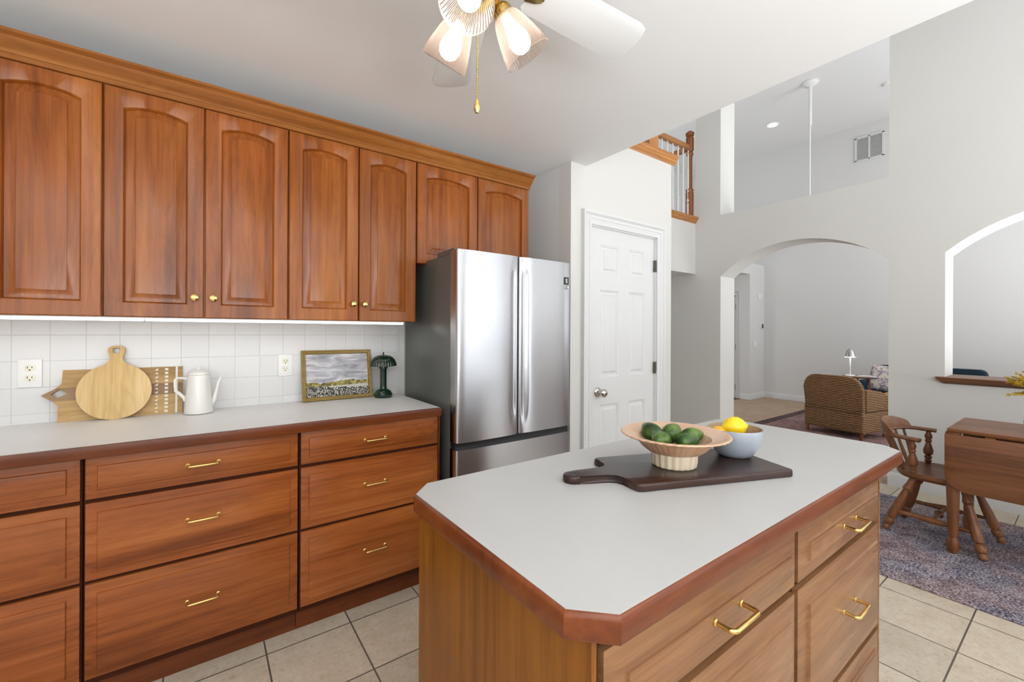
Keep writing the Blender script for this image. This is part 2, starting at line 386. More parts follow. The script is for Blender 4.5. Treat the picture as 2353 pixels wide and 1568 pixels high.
# pantry front with its doorway
DX0, DX1, DZ = 2.178, 2.925, 2.05
struct(MB().holed([(1.99, 0), (DX0, 0), (DX0, DZ), (DX1, DZ), (DX1, 0), (3.125, 0), (3.125, 2.70), (1.99, 2.70)], [], f_xz, 2.08, 2.20).build('wall_pantry', M['wall']))
struct(MB().box(3.005, 3.125, 2.20, 3.6, 0, 2.70).build('wall_pantry_side', M['wall']))
struct(MB().box(2.10, 3.005, 2.20, 2.85, 2.58, 2.70).build('floor_pantry_loft', M['wall']))
struct(MB().box(2.01, 2.13, YS, 2.08, 2.72, 5.3).build('wall_upper', M['wall']))
struct(MB().box(1.0, ARCHX+ARCHT, 4.65, 4.8, 0, 5.3).build('wall_stairwell', M['wall2']))
struct(MB().box(.9, 1.0, 2.6, 4.8, 2.72, 5.3).build('wall_stairwell_west', M['wall2']))
# arch wall with doorway arch, pass-through arch and upper opening
R_ = 1.076
A1 = arch_pts(1.805, .735, 1.94, R_); A2 = arch_pts(-.009, .735, 1.946, R_)
outer = [(YS, 0), (1.07, 0)] + A1[::-1] + [(2.54, 0), (3.6, 0), (3.6, 2.0), (2.85, 2.0), (2.85, 5.3), (YS, 5.3)]
outer = [(YS, 0), (1.07, 0)] + [(y, z) for y, z in A1[::-1]] + [(2.54, 0), (3.6, 0), (3.6, 2.0), (2.85, 2.0), (2.85, 5.3), (YS, 5.3)]
h2 = [(-.744, .93), (.726, .93)] + A2
h3 = rect(1.071, 2.548, 2.64, 4.75)
struct(MB().holed(outer, [h2, h3], f_yz, ARCHX, ARCHX+ARCHT).build('wall_arch', M['wall']))
struct(MB().box(3.125, ARCHX, 2.85, 3.6, 2.0, 2.62).build('floor_landing', M['wall']))
struct(MB().box(ARCHX, ARCHX+1.6, 2.85, 4.65, 2.42, 2.62).build('floor_upper_hall', M['wall']))
struct(MB().box(3.125, ARCHX, 3.6, 3.72, 0, 2.62).build('wall_under_landing', M['wall']))
# great room
struct(MB().box(9.2, 9.35, -3.2, 5.7, 0, 4.9).build('wall_east', M['wall2']))
struct(MB().box(ARCHX+ARCHT, 9.2, 5.6, 5.75, 0, 4.9).build('wall_great_room_north', M['wall2']))
struct(MB().box(8.6, 9.2, 4.0, 4.12, 0, 2.44).build('wall_hall_end', M['wall2']))
struct(MB().holed([(4.12, 0), (4.26, 0), (4.26, 2.04), (5.0, 2.04), (5.0, 0), (5.6, 0), (5.6, 2.44), (4.12, 2.44)], [], f_yz, 8.6, 8.7).build('wall_hall_closet', M['wall2']))
struct(MB().box(ARCHX+ARCHT, 9.2, 4.0, 5.6, 2.44, 2.66).build('ceiling_hall', M['wall2']))
# south walls with windows
def window(n, x0, x1, z0, z1, y, nx, nz, arch=False):
    t = struct(bpy.data.objects.new('window_%d' % n, None)); C.objects.link(t); t.location = ((x0+x1)/2, y, z0)
    m = MB(); e = .05
    for a, b, c, d in ((x0, x0+e, z0, z1), (x1-e, x1, z0, z1), (x0, x1, z0, z0+e), (x0, x1, z1-e, z1)): m.box(a, b, y-.10, y-.04, c, d)
    m.build('frame', M['trim'], t, world=True)
    m = MB()
    for i in range(1, nx): xx = x0+(x1-x0)*i/nx; m.box(xx-.014, xx+.014, y-.09, y-.05, z0, z1)
    for i in range(1, nz): zz = z0+(z1-z0)*i/nz; m.box(x0, x1, y-.09, y-.05, zz-.014, zz+.014)
    m.build('muntin', M['trim'], t, world=True)
    return t
struct(MB().holed([(XW-.15, 0), (ARCHX, 0), (ARCHX, 5.3), (2.13, 5.3), (2.13, 2.44), (XW-.15, 2.44)], [[(DW[0], DW[2]), (DW[1], DW[2]), (DW[1], 1.95)]+[((DW[0]+DW[1])/2+(DW[1]-DW[0])/2*math.cos(PI*i/16), 1.95+.40*math.sin(PI*i/16)) for i in range(1, 16)]+[(DW[0], 1.95)], rect(*UW)], f_xz, YS, YS-.15).build('wall_south', M['wall']))
struct(MB().holed(rect(ARCHX, 9.35, 0, 4.9), [rect(*GW)], f_xz, -3.2, -3.05).build('wall_great_room_south', M['wall']))
struct(MB().box(ARCHX+.16, ARCHX+ARCHT, -3.05, YS, 0, 4.9).build('wall_great_room_west', M['wall']))
window(1, *DW, YS, 5, 3); window(2, *UW, YS, 5, 4); window(3, *GW, -3.15, 6, 6)
# baseboards
def base_run(name, pts_fn, L0, L1):
    prof = [(0, 0), (.016, 0), (.016, .085), (.011, .098), (.007, .112), (0, .115)]
    m = MB(); m.loft([[pts_fn(L, d, z) for d, z in prof] for L in (L0, L1)]); return struct(m.build(name, M['trim']))
base_run('baseboard_arch', lambda L, d, z: (ARCHX-d, L, z), YS, 1.07)
base_run('baseboard_arch_north', lambda L, d, z: (ARCHX-d, L, z), 2.54, 3.6)
base_run('baseboard_east', lambda L, d, z: (9.2-d, L, z), -3.0, 4.0)
base_run('baseboard_hall', lambda L, d, z: (L, 4.0-d, z), 8.585, 9.2)
base_run('baseboard_closet', lambda L, d, z: (8.6-d, L, z), 4.0, 4.19)
# backsplash tiles on the cabinet wall
struct(MB().box(-1.6, .987, 2.575, YN, .914, 1.352).build('backsplash', M['splash']))

# casing helper: frame around an opening, stepped profile, facing -y
def casing(name, x0, x1, z1, y, w=.088, face='y'):
    prof = [(0, 0), (0, .012), (.009, .018), (.024, .018), (.029, .011), (.036, .011), (.040, .017), (.058, .020), (.062, .015), (.067, .024), (.074, .030), (w, .030), (w, 0)]
    L = []
    for px, pz, sx, sz in ((x0, 0, -1, 0), (x0, z1, -1, 1), (x1, z1, 1, 1), (x1, 0, 1, 0)):
        if face == 'y': L.append([(px+sx*a, y-d, pz+sz*a) for a, d in prof])
        else: L.append([(y-d, px+sx*a, pz+sz*a) for a, d in prof])
    m = MB(); m.loft(L); return m

# pantry door (six raised panels)
def panel_loops(x0, x1, z0, z1, steps):
    """nested rectangles: steps = [(inset, depth)]"""
    return [[(x0+i, z0+i, d), (x1-i, z0+i, d), (x1-i, z1-i, d), (x0+i, z1-i, d)] for i, d in steps]
def slab_with_panels(x0, x1, z0, z1, y, th, rects, steps, fn=None):
    """door leaf facing -y whose face carries moulded panels"""
    m = MB(); P = fn or (lambda u, v, d: (u, y-d, v))
    xs = sorted({x0, x1, *[r[0] for r in rects], *[r[1] for r in rects]}); zs = sorted({z0, z1, *[r[2] for r in rects], *[r[3] for r in rects]})
    for a, b in zip(xs, xs[1:]):
        for c, d in zip(zs, zs[1:]):
            if any(abs(r[0]-a) < 1e-6 and abs(r[1]-b) < 1e-6 and abs(r[2]-c) < 1e-6 and abs(r[3]-d) < 1e-6 for r in rects):
                m.loft([[P(*q) for q in L] for L in panel_loops(a, b, c, d, steps)], cap0=False)
            else: m.face([m.v(P(u, v, 0)) for u, v in ((a, c), (b, c), (b, d), (a, d))])
    m.loft([[P(u, v, d) for u, v in rect(x0, x1, z0, z1)] for d in (0, -th)], cap0=False)
    bmesh.ops.remove_doubles(m.bm, verts=m.bm.verts[:], dist=1e-5)
    return m
dr = struct(bpy.data.objects.new('door_1', None)); C.objects.link(dr); dr.location = (2.55, 2.10, 0)
prs = []
for a, b in ((2.300, 2.503), (2.615, 2.812)):
    for c, d in ((1.716, 1.929), (.974, 1.606), (.20, .781)): prs.append((a, b, c, d))
slab_with_panels(2.186, 2.918, .012, 2.042, 2.10, .035, prs, [(0, 0), (.006, -.0045), (.011, -.006), (.016, -.013), (.023, -.013), (.042, -.001), (.0425, 0)]).build('door_leaf', M['trim'], dr, world=True)
m = MB(); m.box(2.178, 2.186, 2.082, 2.15, 0, 2.05).box(2.918, 2.925, 2.082, 2.15, 0, 2.05).box(2.178, 2.925, 2.082, 2.15, 2.042, 2.05); m.build('jamb', M['trim'], dr, world=True)
casing('casing', 2.178, 2.925, 2.05, 2.08).build('casing', M['trim'], dr, world=True)
k = MB().turned((2.277, 2.10, .872), (2.277, 2.02, .872), [(0, .034), (.06, .034), (.12, .030), (.18, .014), (.42, .012), (.5, .022), (.66, .029), (.82, .029), (.95, .02), (1, .008), (1, 0)], 28).build('door_knob', M['nickel'], dr, world=True)
for z in (1.826, 1.019, .25):
    m = MB(); m.cyl((2.926, 2.087, z-.05), (2.926, 2.087, z+.05), .007, seg=12); m.box(2.912, 2.936, 2.077, 2.098, z-.045, z+.045)
    m.build('hinge', M['iron'], dr, world=True)
# closet door in the hall beyond the arch
d2 = struct(bpy.data.objects.new('door_2', None)); C.objects.link(d2); d2.location = (8.62, 4.63, 0)
MB().box(8.615, 8.65, 4.268, 4.99, .01, 2.03).build('door_leaf', M['trim'], d2, world=True)
casing('casing', 4.26, 5.0, 2.04, 8.6, .07, 'x').build('casing', M['trim'], d2, world=True)
for z in (1.82, 1.02, .22): MB().box(8.598, 8.616, 4.258, 4.275, z-.06, z+.06).build('hinge', M['iron'], d2, world=True)

# ------------------------------------------------------------------ cabinets
def door_front(x0, x1, z0, z1, y, arch=.020, knob=None, st=.055, th=.020):
    """cathedral raised-panel door, facing -y; front face at y"""
    n = 14
    def loop(i, d, rise):
        a, b, c, e = x0+i, x1-i, z0+i, z1-i
        P = [(a, c), (b, c)]
        for k in range(n+1):
            t = k/n; u = b+(a-b)*t; P.append((u, e-rise*(1-(1-(2*t-1)**2))))
        return [(u, y-d, v) for u, v in P]
    r = arch
    L = [loop(0, -th, 0), loop(0, -.003, 0), loop(.003, 0, 0)]
    L += [loop(st, 0, r), loop(st+.002, -.0015, r), loop(st+.004, -.0055, r), loop(st+.007, -.0165, r), loop(st+.009, -.0165, r), loop(st+.038, -.0032, r*.75), loop(st+.0383, -.0008, r*.75), loop(st+.040, -.0004, r*.75)]
    return MB().loft(L)
def drawer_front(x0, x1, z0, z1, y, th=.020, bw=.030):
    def loop(i, d): return [(x0+i, y-d, z0+i), (x1-i, y-d, z0+i), (x1-i, y-d, z1-i), (x0+i, y-d, z1-i)]
    return MB().loft([loop(0, -th), loop(0, -.008), loop(.0025, -.0075), loop(.006, -.0068), loop(bw-.001, -.0022), loop(bw, -.001), loop(bw+.0016, .0034), loop(bw+.004, .0042)])
def pull(cx, cz, y, w=.096, out=.03, r=.0042):
    h = w/2; pts = [(cx-h, y+.004, cz), (cx-h, y-out*.72, cz)]
    for a in range(1, 5): t = a/5*PI/2; pts.append((cx-h+.010*(1-math.cos(t)), y-out*.72-.010*math.sin(t)*.9, cz))
    pts += [(2*cx-p[0], p[1], p[2]) for p in pts[::-1]]
    m = MB(); m.tube(pts, r, 12)
    for s in (-1, 1): m.turned((cx+s*h, y+.001, cz), (cx+s*h, y-.004, cz), [(0, .007), (.7, .007), (1, .005)], 14)
    return m
def knob_mb(cx, cz, y): return MB().turned((cx, y+.001, cz), (cx, y-.028, cz), [(0, .0095), (.1, .0095), (.2, .006), (.45, .0055), (.6, .0115), (.75, .0145), (.88, .0135), (.97, .008), (1, 0)], 22)

YF = 1.975      # face of the base drawer fronts
def base_cabinet(x0, x1, label, cols, hx, wide=.094):
    t = thing('base_cabinet', label, 'cabinet', ((x0+x1)/2, 2.28, 0), group='cherry base cabinets under the white counter')
    MB().box(x0+.001, x1-.001, 1.995, 2.57, .105, .874).build('body', M['shadow'], t, world=True)
    MB().box(x0+.001, x1-.001, 2.055, 2.072, 0, .115).build('toe_kick', M['cherry_dark'], t, world=True)
    for z0, z1 in ((.7325, .873), (.460, .7175), (.130, .4465)):
        d = drawer_front(x0+.006, x1-.006, z0, z1, YF).build('drawer', M['cherry_h'], t, world=True)
        if hx is not None: pull(hx, (z0+z1)/2 if z0 > .5 else (.602 if z0 > .3 else .300), YF-.0042, wide).build('handle', M['brass'], d, world=True)
    return t
base_cabinet(-.96, -.320, 'cherry base cabinet cut off by the left edge of the photo, no handles in sight', 3, -.64)
base_cabinet(-.319, .333, 'wide middle cherry base cabinet with three brass pulls, below the coffee pot', 3, .006)
t = base_cabinet(.334, .979, 'cherry base cabinet beside the steel fridge, below the framed painting', 3, .651)
MB().box(.979, .985, 1.985, 2.57, 0, .874).build('end_panel', M['cherry_dark'], t, world=True)

t = thing('countertop', 'long white laminate countertop along the tiled backsplash with cherry front edge', 'countertop', (.0, 2.27, .874))
MB().box(-1.3, .979, 1.974, 2.575, .876, .9142).build('counter_surface', M['lam_white'], t, world=True)
m = MB(); m.box(-1.3, .981, 1.955, 1.974, .8745, .914, .003); m.build('edge_band', M['cherry_dark'], t, world=True)

YU = 2.255
def upper(x0, x1, z0, label, doors, knobs):
    t = thing('wall_cabinet', label, 'cabinet', ((x0+x1)/2, 2.42, z0), group='cherry wall cabinets with arched doors')
    MB().box(x0+.0005, x1-.0005, 2.277, 2.584, z0, 2.262).build('body', M['cherry_v'], t, world=True)
    MB().box(x0+.002, x1-.002, 2.262, 2.582, 2.2625, 2.2665).build('top_reflector', M['white'], t, world=True)  # added unseen white sheet, bounces light into the gap above the crown
    for (a, b), kx in zip(doors, knobs):
        d = door_front(a+.0025, b-.0025, z0+.001, 2.250, YU).build('door', M['cherry_v'], t, world=True)
        if kx is not None: knob_mb(kx, 1.438 if z0 < 1.5 else z0+.08, YU).build('knob', M['brass'], d, world=True)
    return t
upper(-.95, -.3125, 1.352, 'cherry wall cabinet at the far left, its arched door cut by the photo edge', ((-.95, -.632), (-.632, -.313)), (-.66, -.605))
upper(-.312, .3285, 1.352, 'cherry wall cabinet with two arched doors above the round board and coffee pot', ((-.312, .0065), (.0065, .328)), (-.027, .038))
upper(.329, .971, 1.352, 'cherry wall cabinet with two arched doors above the framed painting', ((.329, .655), (.655, .971)), (.627, .684))
upper(.9725, 1.775, 1.685, 'short cherry wall cabinet with two arched doors above the fridge', ((.974, 1.372), (1.372, 1.774)), (1.345, 1.40))
# crown moulding
m = MB(); prof = [(2.256, 2.2505), (2.247, 2.2505), (2.247, 2.268), (2.243, 2.270), (2.238, 2.280), (2.233, 2.283), (2.226, 2.288), (2.216, 2.299), (2.207, 2.312), (2.204, 2.313), (2.197, 2.318), (2.190, 2.320), (2.190, 2.331), (2.2565, 2.331)]
m.loft([[(x, y, z) for y, z in prof] for x in (-1.3, 1.775)])
tag(m.build('crown_molding', M['crown'], loc=(.23, 2.25, 2.25)), 'stepped cherry crown molding running along the top of the wall cabinets', 'molding')
# LED bars under the wall cabinets
def led(x0, x1, label):
    t = thing('under_cabinet_light', label, 'light', ((x0+x1)/2, 2.31, 1.352), group='led bars under the wall cabinets')
    MB().box(x0, x1, 2.275, 2.335, 1.3475, 1.3515).build('housing', M['white'], t, world=True)
    MB().box(x0+.002, x1-.002, 2.277, 2.333, 1.337, 1.3475, .004).build('diffuser', M['led'], t, world=True)
    MB().box(x1-.06, x1-.035, 2.37, 2.40, 1.343, 1.3515).build('clip', M['white'], t, world=True)
led(-.95, -.193, 'lit white LED bar under the far left wall cabinet')
led(-.191, .909, 'longer lit white LED bar ending beside the fridge')

# ------------------------------------------------------------------ refrigerator
fr = thing('refrigerator', 'tall stainless steel french-door refrigerator with dark side panel', 'refrigerator', (1.42, 2.2, 0))
FX0, FX1, FS = 1.030, 1.812, 1.418
MB().box(FX0, FX1, 1.962, 2.56, .03, 1.700, .004).build('body', M['fridge_side'], fr, world=True)
def fdoor(x0, x1, z0, z1, inner, name, bulge=.012, scoop=True, y0=1.892):
    m = MB(); yb = 1.957
    def fn(u, v):
        x = x0+(x1-x0)*u; z = z0+(z1-z0)*v
        c = (2*u-1)
        d = bulge*(1-abs(c)**5)
        if scoop:
            s_ = (1-u) if inner == 1 else u          # distance from the split
            env = max(0, min(1, (v-.03)/.16))*max(0, min(1, (.985-v)/.14)); env = env*env*(3-2*env)
            g = math.exp(-((s_-.085)/.045)**2)
            d -= .011*g*env
        e = min(u, 1-u)*(x1-x0)
        if e < .012: d -= .012*(1-math.sqrt(max(0, 1-(1-e/.012)**2)))
        return (x, y0-d, z)
    us = [0, .004, .01, .02, .035]+[.05+.9*i/44 for i in range(45)]+[.965, .98, .99, .996, 1]
    R = [[m.v(fn(u, j/40)) for u in us] for j in range(41)]
    for a, b in zip(R, R[1:]):
        for i in range(len(us)-1): m.face((a[i], a[i+1], b[i+1], b[i]))
    # sides, top, bottom, back
    B = [[m.v((x, yb, z0+(z1-z0)*j/40)) for x in (x0, x1)] for j in range(41)]
    for j in range(40):
        m.face((R[j][0], R[j+1][0], B[j+1][0], B[j][0])); m.face((R[j][-1], B[j][1], B[j+1][1], R[j+1][-1]))
    m.face([*R[0][::-1], B[0][0], B[0][1]]); m.face([*R[-1], B[-1][1], B[-1][0]])
    m.face((B[0][0], B[40][0], B[40][1], B[0][1]))
    return m.build(name, M['steel'], fr, world=True, angle=50)
fdoor(FX0, FS-.003, .737, 1.715, 1, 'fridge_door')
dR = fdoor(FS+.003, FX1, .737, 1.715, 0, 'fridge_door')
fdoor(FX0, FX1, .06, .700, 1, 'freezer_drawer', .011, False)
MB().box(FX0+.004, FX1-.004, 1.912, 1.957, .700, .737).build('handle_recess', M['black'], fr, world=True)
MB().box(FS-.003, FS+.003, 1.93, 1.957, .737, 1.715).build('door_gasket', M['black'], fr, world=True)
for a, b in ((FX0+.003, FX0+.10), (FX1-.10, FX1-.003)): MB().box(a, b, 1.93, 2.12, 1.701, 1.726, .003).build('hinge_cover', M['fridge_side'], fr, world=True)
MB().box(FX0+.02, FX1-.02, 1.98, 2.4, 0, .03).build('foot_rail', M['black'], fr, world=True)
m = MB(); m.box(1.747, 1.782, 1.879, 1.888, 1.583, 1.628); s1 = m.build('energy_sticker', M['black'], dR, world=True)
m = MB(); m.box(1.758, 1.762, 1.878, 1.879, 1.592, 1.619).box(1.758, 1.770, 1.878, 1.879, 1.592, 1.596).box(1.766, 1.770, 1.878, 1.879, 1.596, 1.619).box(1.762, 1.770, 1.878, 1.879, 1.612, 1.616)
m.build('sticker_mark', M['white'], s1, world=True)
m = MB(); m.box(1.747, 1.782, 1.879, 1.888, 1.553, 1.578); s2 = m.build('energy_sticker', M['white'], dR, world=True)
m = MB(); m.box(1.750, 1.779, 1.878, 1.879, 1.572, 1.576).box(1.750, 1.772, 1.878, 1.879, 1.565, 1.569).box(1.750, 1.779, 1.878, 1.879, 1.556, 1.561)
m.build('sticker_mark', M['black'], s2, world=True)

# ------------------------------------------------------------------ island
il = thing('kitchen_island', 'wooden kitchen island with honey end panel and brass-handled drawers', 'island', (1.1, .7, 0))
MB().box(.447, 1.742, .426, .985, .10, .872).build('body', M['shadow'], il, world=True)
MB().box(.437, .447, .412, .99, 0, .872).build('end_panel', M['honey'], il, world=True)
MB().box(1.742, 1.750, .412, .99, 0, .872).build('end_panel', M['isl_h'], il, world=True)
MB().box(.447, 1.742, .985, .992, 0, .872).build('back_panel', M['honey'], il, world=True)
MB().box(.447, 1.742, .48, .50, 0, .10).build('toe_kick', M['cherry_dark'], il, world=True)
for (a, b, hx) in ((.463, 1.107, .785), (1.126, 1.736, 1.430)):
    for z0, z1, hz in ((.717, .846, .786), (.380, .699, .558), (.125, .362, .25)):
        d = drawer_front(a, b, z0, z1, .405, .022, .042).build('drawer', M['isl_h'], il, world=True)
        if not (a < .5 and z0 < .5): pull(hx, hz, .4008, .092, .036, .0045).build('handle', M['brass'], d, world=True)
m = MB(); m.prism([(1.750, .872), (1.86, .872), (1.86, .855), (1.80, .80), (1.775, .72), (1.750, .70)], f_xz, .66, .69, .002); m.build('bracket', M['isl_h'], il, world=True)
m = MB(); m.prism([(1.750, .872), (1.80, .872), (1.80, .79), (1.750, .77)], f_xz, .92, .95, .002); m.build('bracket', M['isl_h'], il, world=True)
it = thing('island_countertop', 'pale grey laminate island countertop with clipped corners and wooden edge', 'countertop', (1.15, .69, .872))
def oct_(i, c=.055): x0, x1, y0, y1 = .406+i, 1.912-i, .380+i, 1.008-i; c = c-i*.586; return [(x0+c, y0), (x1-c, y0), (x1, y0+c), (x1, y1-c), (x1-c, y1), (x0+c, y1), (x0, y1-c), (x0, y0+c)]
f_xy = lambda u, v, d: (u, v, d)
MB().prism(oct_(.0055), f_xy, .876, .9145).build('counter_surface', M['lam_grey'], it, world=True)
o0, o1, o2 = oct_(0), oct_(.003), oct_(.0053)
m = MB(); m.loft([[(*p, .873) for p in oct_(.02)], [(*p, .873) for p in oct_(.002)], [(*p, .877) for p in o0], [(*p, .905) for p in o0], [(*p, .912) for p in o1], [(*p, .9135) for p in o2], [(*p, .880) for p in o2]], cap0=False, cap1=False)
m.build('edge_band', M['cherry_dark'], it, world=True)

# ------------------------------------------------------------------ things on the left counter
ZC = .9145
def leaned(name, label, cat, x, y, ang, mb_parts):
    t = thing(name, label, cat, (x, y, ZC)); t.rotation_euler = (-ang, 0, 0)
    return t
f_face = lambda u, v, d: (u, -d, v)
# rectangular board with arrow handle (local: x along, z up, faces -y)
t = leaned('cutting_board', 'long acacia cutting board with arrow-shaped handle and pale inlay, behind round board', 'cutting board', -.28, 2.533, math.radians(9.5), None)
out = [(-.205, 0), (.205, 0), (.205, .217), (-.195, .217), (-.197, .160), (-.218, .138), (-.255, .115), (-.222, .088), (-.205, .068)]
hole = [(-.228, .117), (-.206, .101), (-.180, .118), (-.203, .138)]
m = MB(); m.holed(out, [hole], f_face, 0.0, -.018); m.build('board', M['board_rect'], t)
m = MB(); m.holed([(-.222, .0885), (-.175, .089), (.205, .089), (.205, .142), (-.175, .142), (-.2135, .141), (-.2535, .115)], [[(-.229, .117), (-.206, .100), (-.179, .118), (-.203, .139)]], f_face, .0006, -.002); m.build('centre_strip', M['board_mid'], t)
m = MB()
m.prism(rect(.179, .187, .001, .216), f_face, .0012, -.001)
for i in range(12): m.prism(rect(.140, .152, .008+i*.0175, .018+i*.0175), f_face, .0012, -.001)
for i in range(6):
    z = .006+i*.035
    m.prism([(.103, z+.007), (.117, z), (.113, z+.010)], f_face, .0012, -.001)
    m.prism([(.103, z+.022), (.117, z+.030), (.113, z+.018)], f_face, .0012, -.001)
m.build('inlay', M['inlay'], t)
# round paddle board
t = leaned('cutting_board', 'round pale birch paddle board with holed handle, in front of the acacia board', 'cutting board', -.306, 2.492, math.radians(11), None)
R0 = .122; P = []
for i in range(49):
    a = math.radians(108)+math.radians(324)*i/48; P.append((R0*math.cos(a), R0+R0*math.sin(a)))
P += [(.024, .256), (.0215, .268), (.024, .280), (.029, .297), (.0285, .309), (.020, .318), (.008, .321), (-.008, .321), (-.020, .318), (-.0285, .309), (-.029, .297), (-.024, .280), (-.0215, .268), (-.024, .256)]
hl = [(-.009, .288), (.009, .288), (.013, .298), (.0125, .309), (.006, .312), (-.006, .312), (-.0125, .309), (-.013, .298)]
m = MB(); m.holed(P, [hl], f_face, 0.0, -.016); m.build('board', M['board_round'], t, angle=60)
# coffee pot
t = thing('coffee_pot', 'white porcelain coffee pot with angular handle and slender spout', 'coffee pot', (-.012, 2.465, ZC))
MB().lathe((0, 0, 0), [(.0, 0), (.050, 0), (.056, .004), (.0565, .010), (.053, .05), (.0485, .11), (.044, .165), (.0425, .178), (.040, .180), (.038, .17), (0, .17)], 48, 24, .004).build('pot', M['pot'], t)
MB().lathe((0, 0, 0), [(0, .178), (.043, .179), (.0445, .182), (.041, .189), (.030, .197), (.014, .201), (0, .202)], 40).build('lid', M['pot'], t)
MB().tube([(.000, 0, .200), (-.003, 0, .207), (.002, 0, .216), (.004, 0, .221), (-.003, 0, .218)], .003, 8).build('finial', M['pot'], t)
MB().tube([(-.040, 0, .160), (-.062, 0, .166), (-.080, 0, .167), (-.086, 0, .160), (-.086, 0, .130), (-.084, 0, .108), (-.070, 0, .095), (-.056, 0, .078), (-.049, 0, .060)], lambda s: (.0045, .007), 10).build('handle', M['pot'], t)
MB().tube([(.045, 0, .038), (.060, 0, .060), (.068, 0, .10), (.076, 0, .140), (.086, 0, .166)], lambda s: .013-.0085*s, 14).build('spout', M['pot'], t)
# framed landscape
def canvas():
    m = mat('painted_canvas', (.5, .5, .5), .6); g = N(m)
    sp = g.n('ShaderNodeSeparateXYZ', Vector=g.n('ShaderNodeTexCoord').outputs['Object']); x, z = sp.outputs[0], sp.outputs[2]
    sky = g.ramp(g.noise(g.coord((5, 5, 22)), 1.6, 5, .6, .9), [(.32, (.25, .25, .28)), (.5, (.42, .42, .45)), (.66, (.70, .70, .71))])
    fld = g.ramp(g.noise(g.coord((1, 1, 1)), 60, 4), [(.35, (.06, .05, .008)), (.5, (.21, .17, .035)), (.65, (.42, .35, .12))])
    path = g.ramp(g.noise(g.coord((1, 1, 4)), 40, 3), [(.3, (.42, .40, .35)), (.7, (.6, .58, .52))])
    vor = g.n('ShaderNodeTexVoronoi', Vector=g.coord((1, 1, 1.3)), Scale=150.0)
    dots = g.ramp(vor.outputs['Distance'], [(.28, (.80, .78, .70)), (.46, (.025, .022, .016))])
    n = g.math('MULTIPLY', g.math('SUBTRACT', g.noise(g.coord((1, 1, 1)), 45, 4), .5), .03)
    hz = g.math('ADD', z, n)
    hill = g.math('MULTIPLY', g.math('ABSOLUTE', g.math('SINE', g.math('MULTIPLY', g.math('ADD', x, .09), 11.0))), .012)
    c = g.mix(g.math('GREATER_THAN', hz, g.math('ADD', hill, .094)), fld, sky)
    c = g.mix(g.math('LESS_THAN', g.math('ADD', z, g.math('MULTIPLY', x, -.03)), .078), c, path)
    c = g.mix(g.math('LESS_THAN', hz, g.math('ADD', g.math('MULTIPLY', x, -.06), .070)), c, dots)
    g.col(c); return m
t = leaned('framed_painting', 'gold-framed landscape painting of a grey sky over a field, leaning on backsplash', 'painting', .625, 2.523, math.radians(10.5), None)
fw, fh, b = .188, .278, .021
m = MB(); prof = [(0, 0), (0, .016), (.003, .019), (.008, .017), (.011, .021), (.016, .019), (b, .010), (b, 0)]
m.loft([[(sx*(fw-a), -d, (a if zz == 0 else fh-a)) for a, d in prof] for sx, zz in ((-1, 0), (1, 0), (1, 1), (-1, 1), (-1, 0))], cap0=False, cap1=False)
bmesh.ops.remove_doubles(m.bm, verts=m.bm.verts[:], dist=1e-5)
m.build('frame', M['gold'], t)
MB().box(-fw+b-.002, fw-b+.002, -.006, -.001, b-.002, fh-b+.002).build('canvas', canvas(), t)
# mushroom lamp
t = thing('mushroom_lamp', 'small dark green ribbed mushroom table lamp beside the fridge', 'lamp', (.858, 2.462, ZC))
MB().lathe((0, 0, 0), [(0, 0), (.050, 0), (.052, .004), (.052, .020), (.049, .024), (.047, .026), (.044, .034), (.036, .042), (.026, .047), (.021, .050), (0, .05)], 48).build('base', M['green'], t)
MB().lathe((0, 0, .048), [(0, 0), (.020, 0), (.0185, .02), (.0185, .112), (.021, .118), (.024, .122), (.024, .130), (.020, .134), (0, .134)], 36).build('stem', M['green'], t)
m = MB(); R = []
prof = [(.0715, .182), (.0735, .184), (.073, .190), (.070, .203), (.063, .218), (.052, .231), (.037, .241), (.020, .246), (.006, .248), (0, .248)]
L = []
for r, z in prof+[]:
    L.append([(max(r, 1e-4)*(1+.022*math.cos(30*2*PI*i/240))*math.cos(2*PI*i/240), max(r, 1e-4)*(1+.022*math.cos(30*2*PI*i/240))*math.sin(2*PI*i/240), z) for i in range(240)])
L = [[(x*.9, y*.9, .186) for x, y, z in L[0]]]+L
m.loft(L, cap0=True, cap1=True); m.build('lamp_shade', M['green'], t)
MB().lathe((0, 0, .247), [(0, 0), (.006, 0), (.0035, .004), (.0045, .010), (.002, .015), (0, .018)], 16).build('finial', M['green'], t)
# outlets
def outlet(x, z, label):
    t = thing('wall_outlet', label, 'outlet', (x, 2.575, z), group='outlets on the backsplash')
    MB().box(-.035, .035, -.0062, 0, -.0585, .0585, .003).build('plate', M['white'], t)
    for s in (-1, 1):
        m = MB(); m.prism([(.0165*math.cos(a), s*.0205+max(-.0135, min(.0135, .0165*math.sin(a)))) for a in [2*PI*i/32 for i in range(32)]], f_face, .0075, .005, .0008)
        r = m.build('receptacle', M['ivory'], t)
        m = MB(); m.box(-.0075, -.0053, -.0079, -.0070, s*.0205-.001, s*.0205+.008).box(.0053, .0075, -.0079, -.0070, s*.0205, s*.0205+.0075); m.cyl((0, -.0079, s*.0205-.007), (0, -.0070, s*.0205-.007), .0027, seg=12)
        m.build('slot', M['black'], r)
    MB().cyl((0, -.0072, 0), (0, -.005, 0), .0022, seg=12).build('screw', M['white'], t)
outlet(-.570, 1.121, 'white double outlet on the tiles left of the cutting boards')
outlet(.362, 1.115, 'white double outlet on the tiles just left of the framed painting')

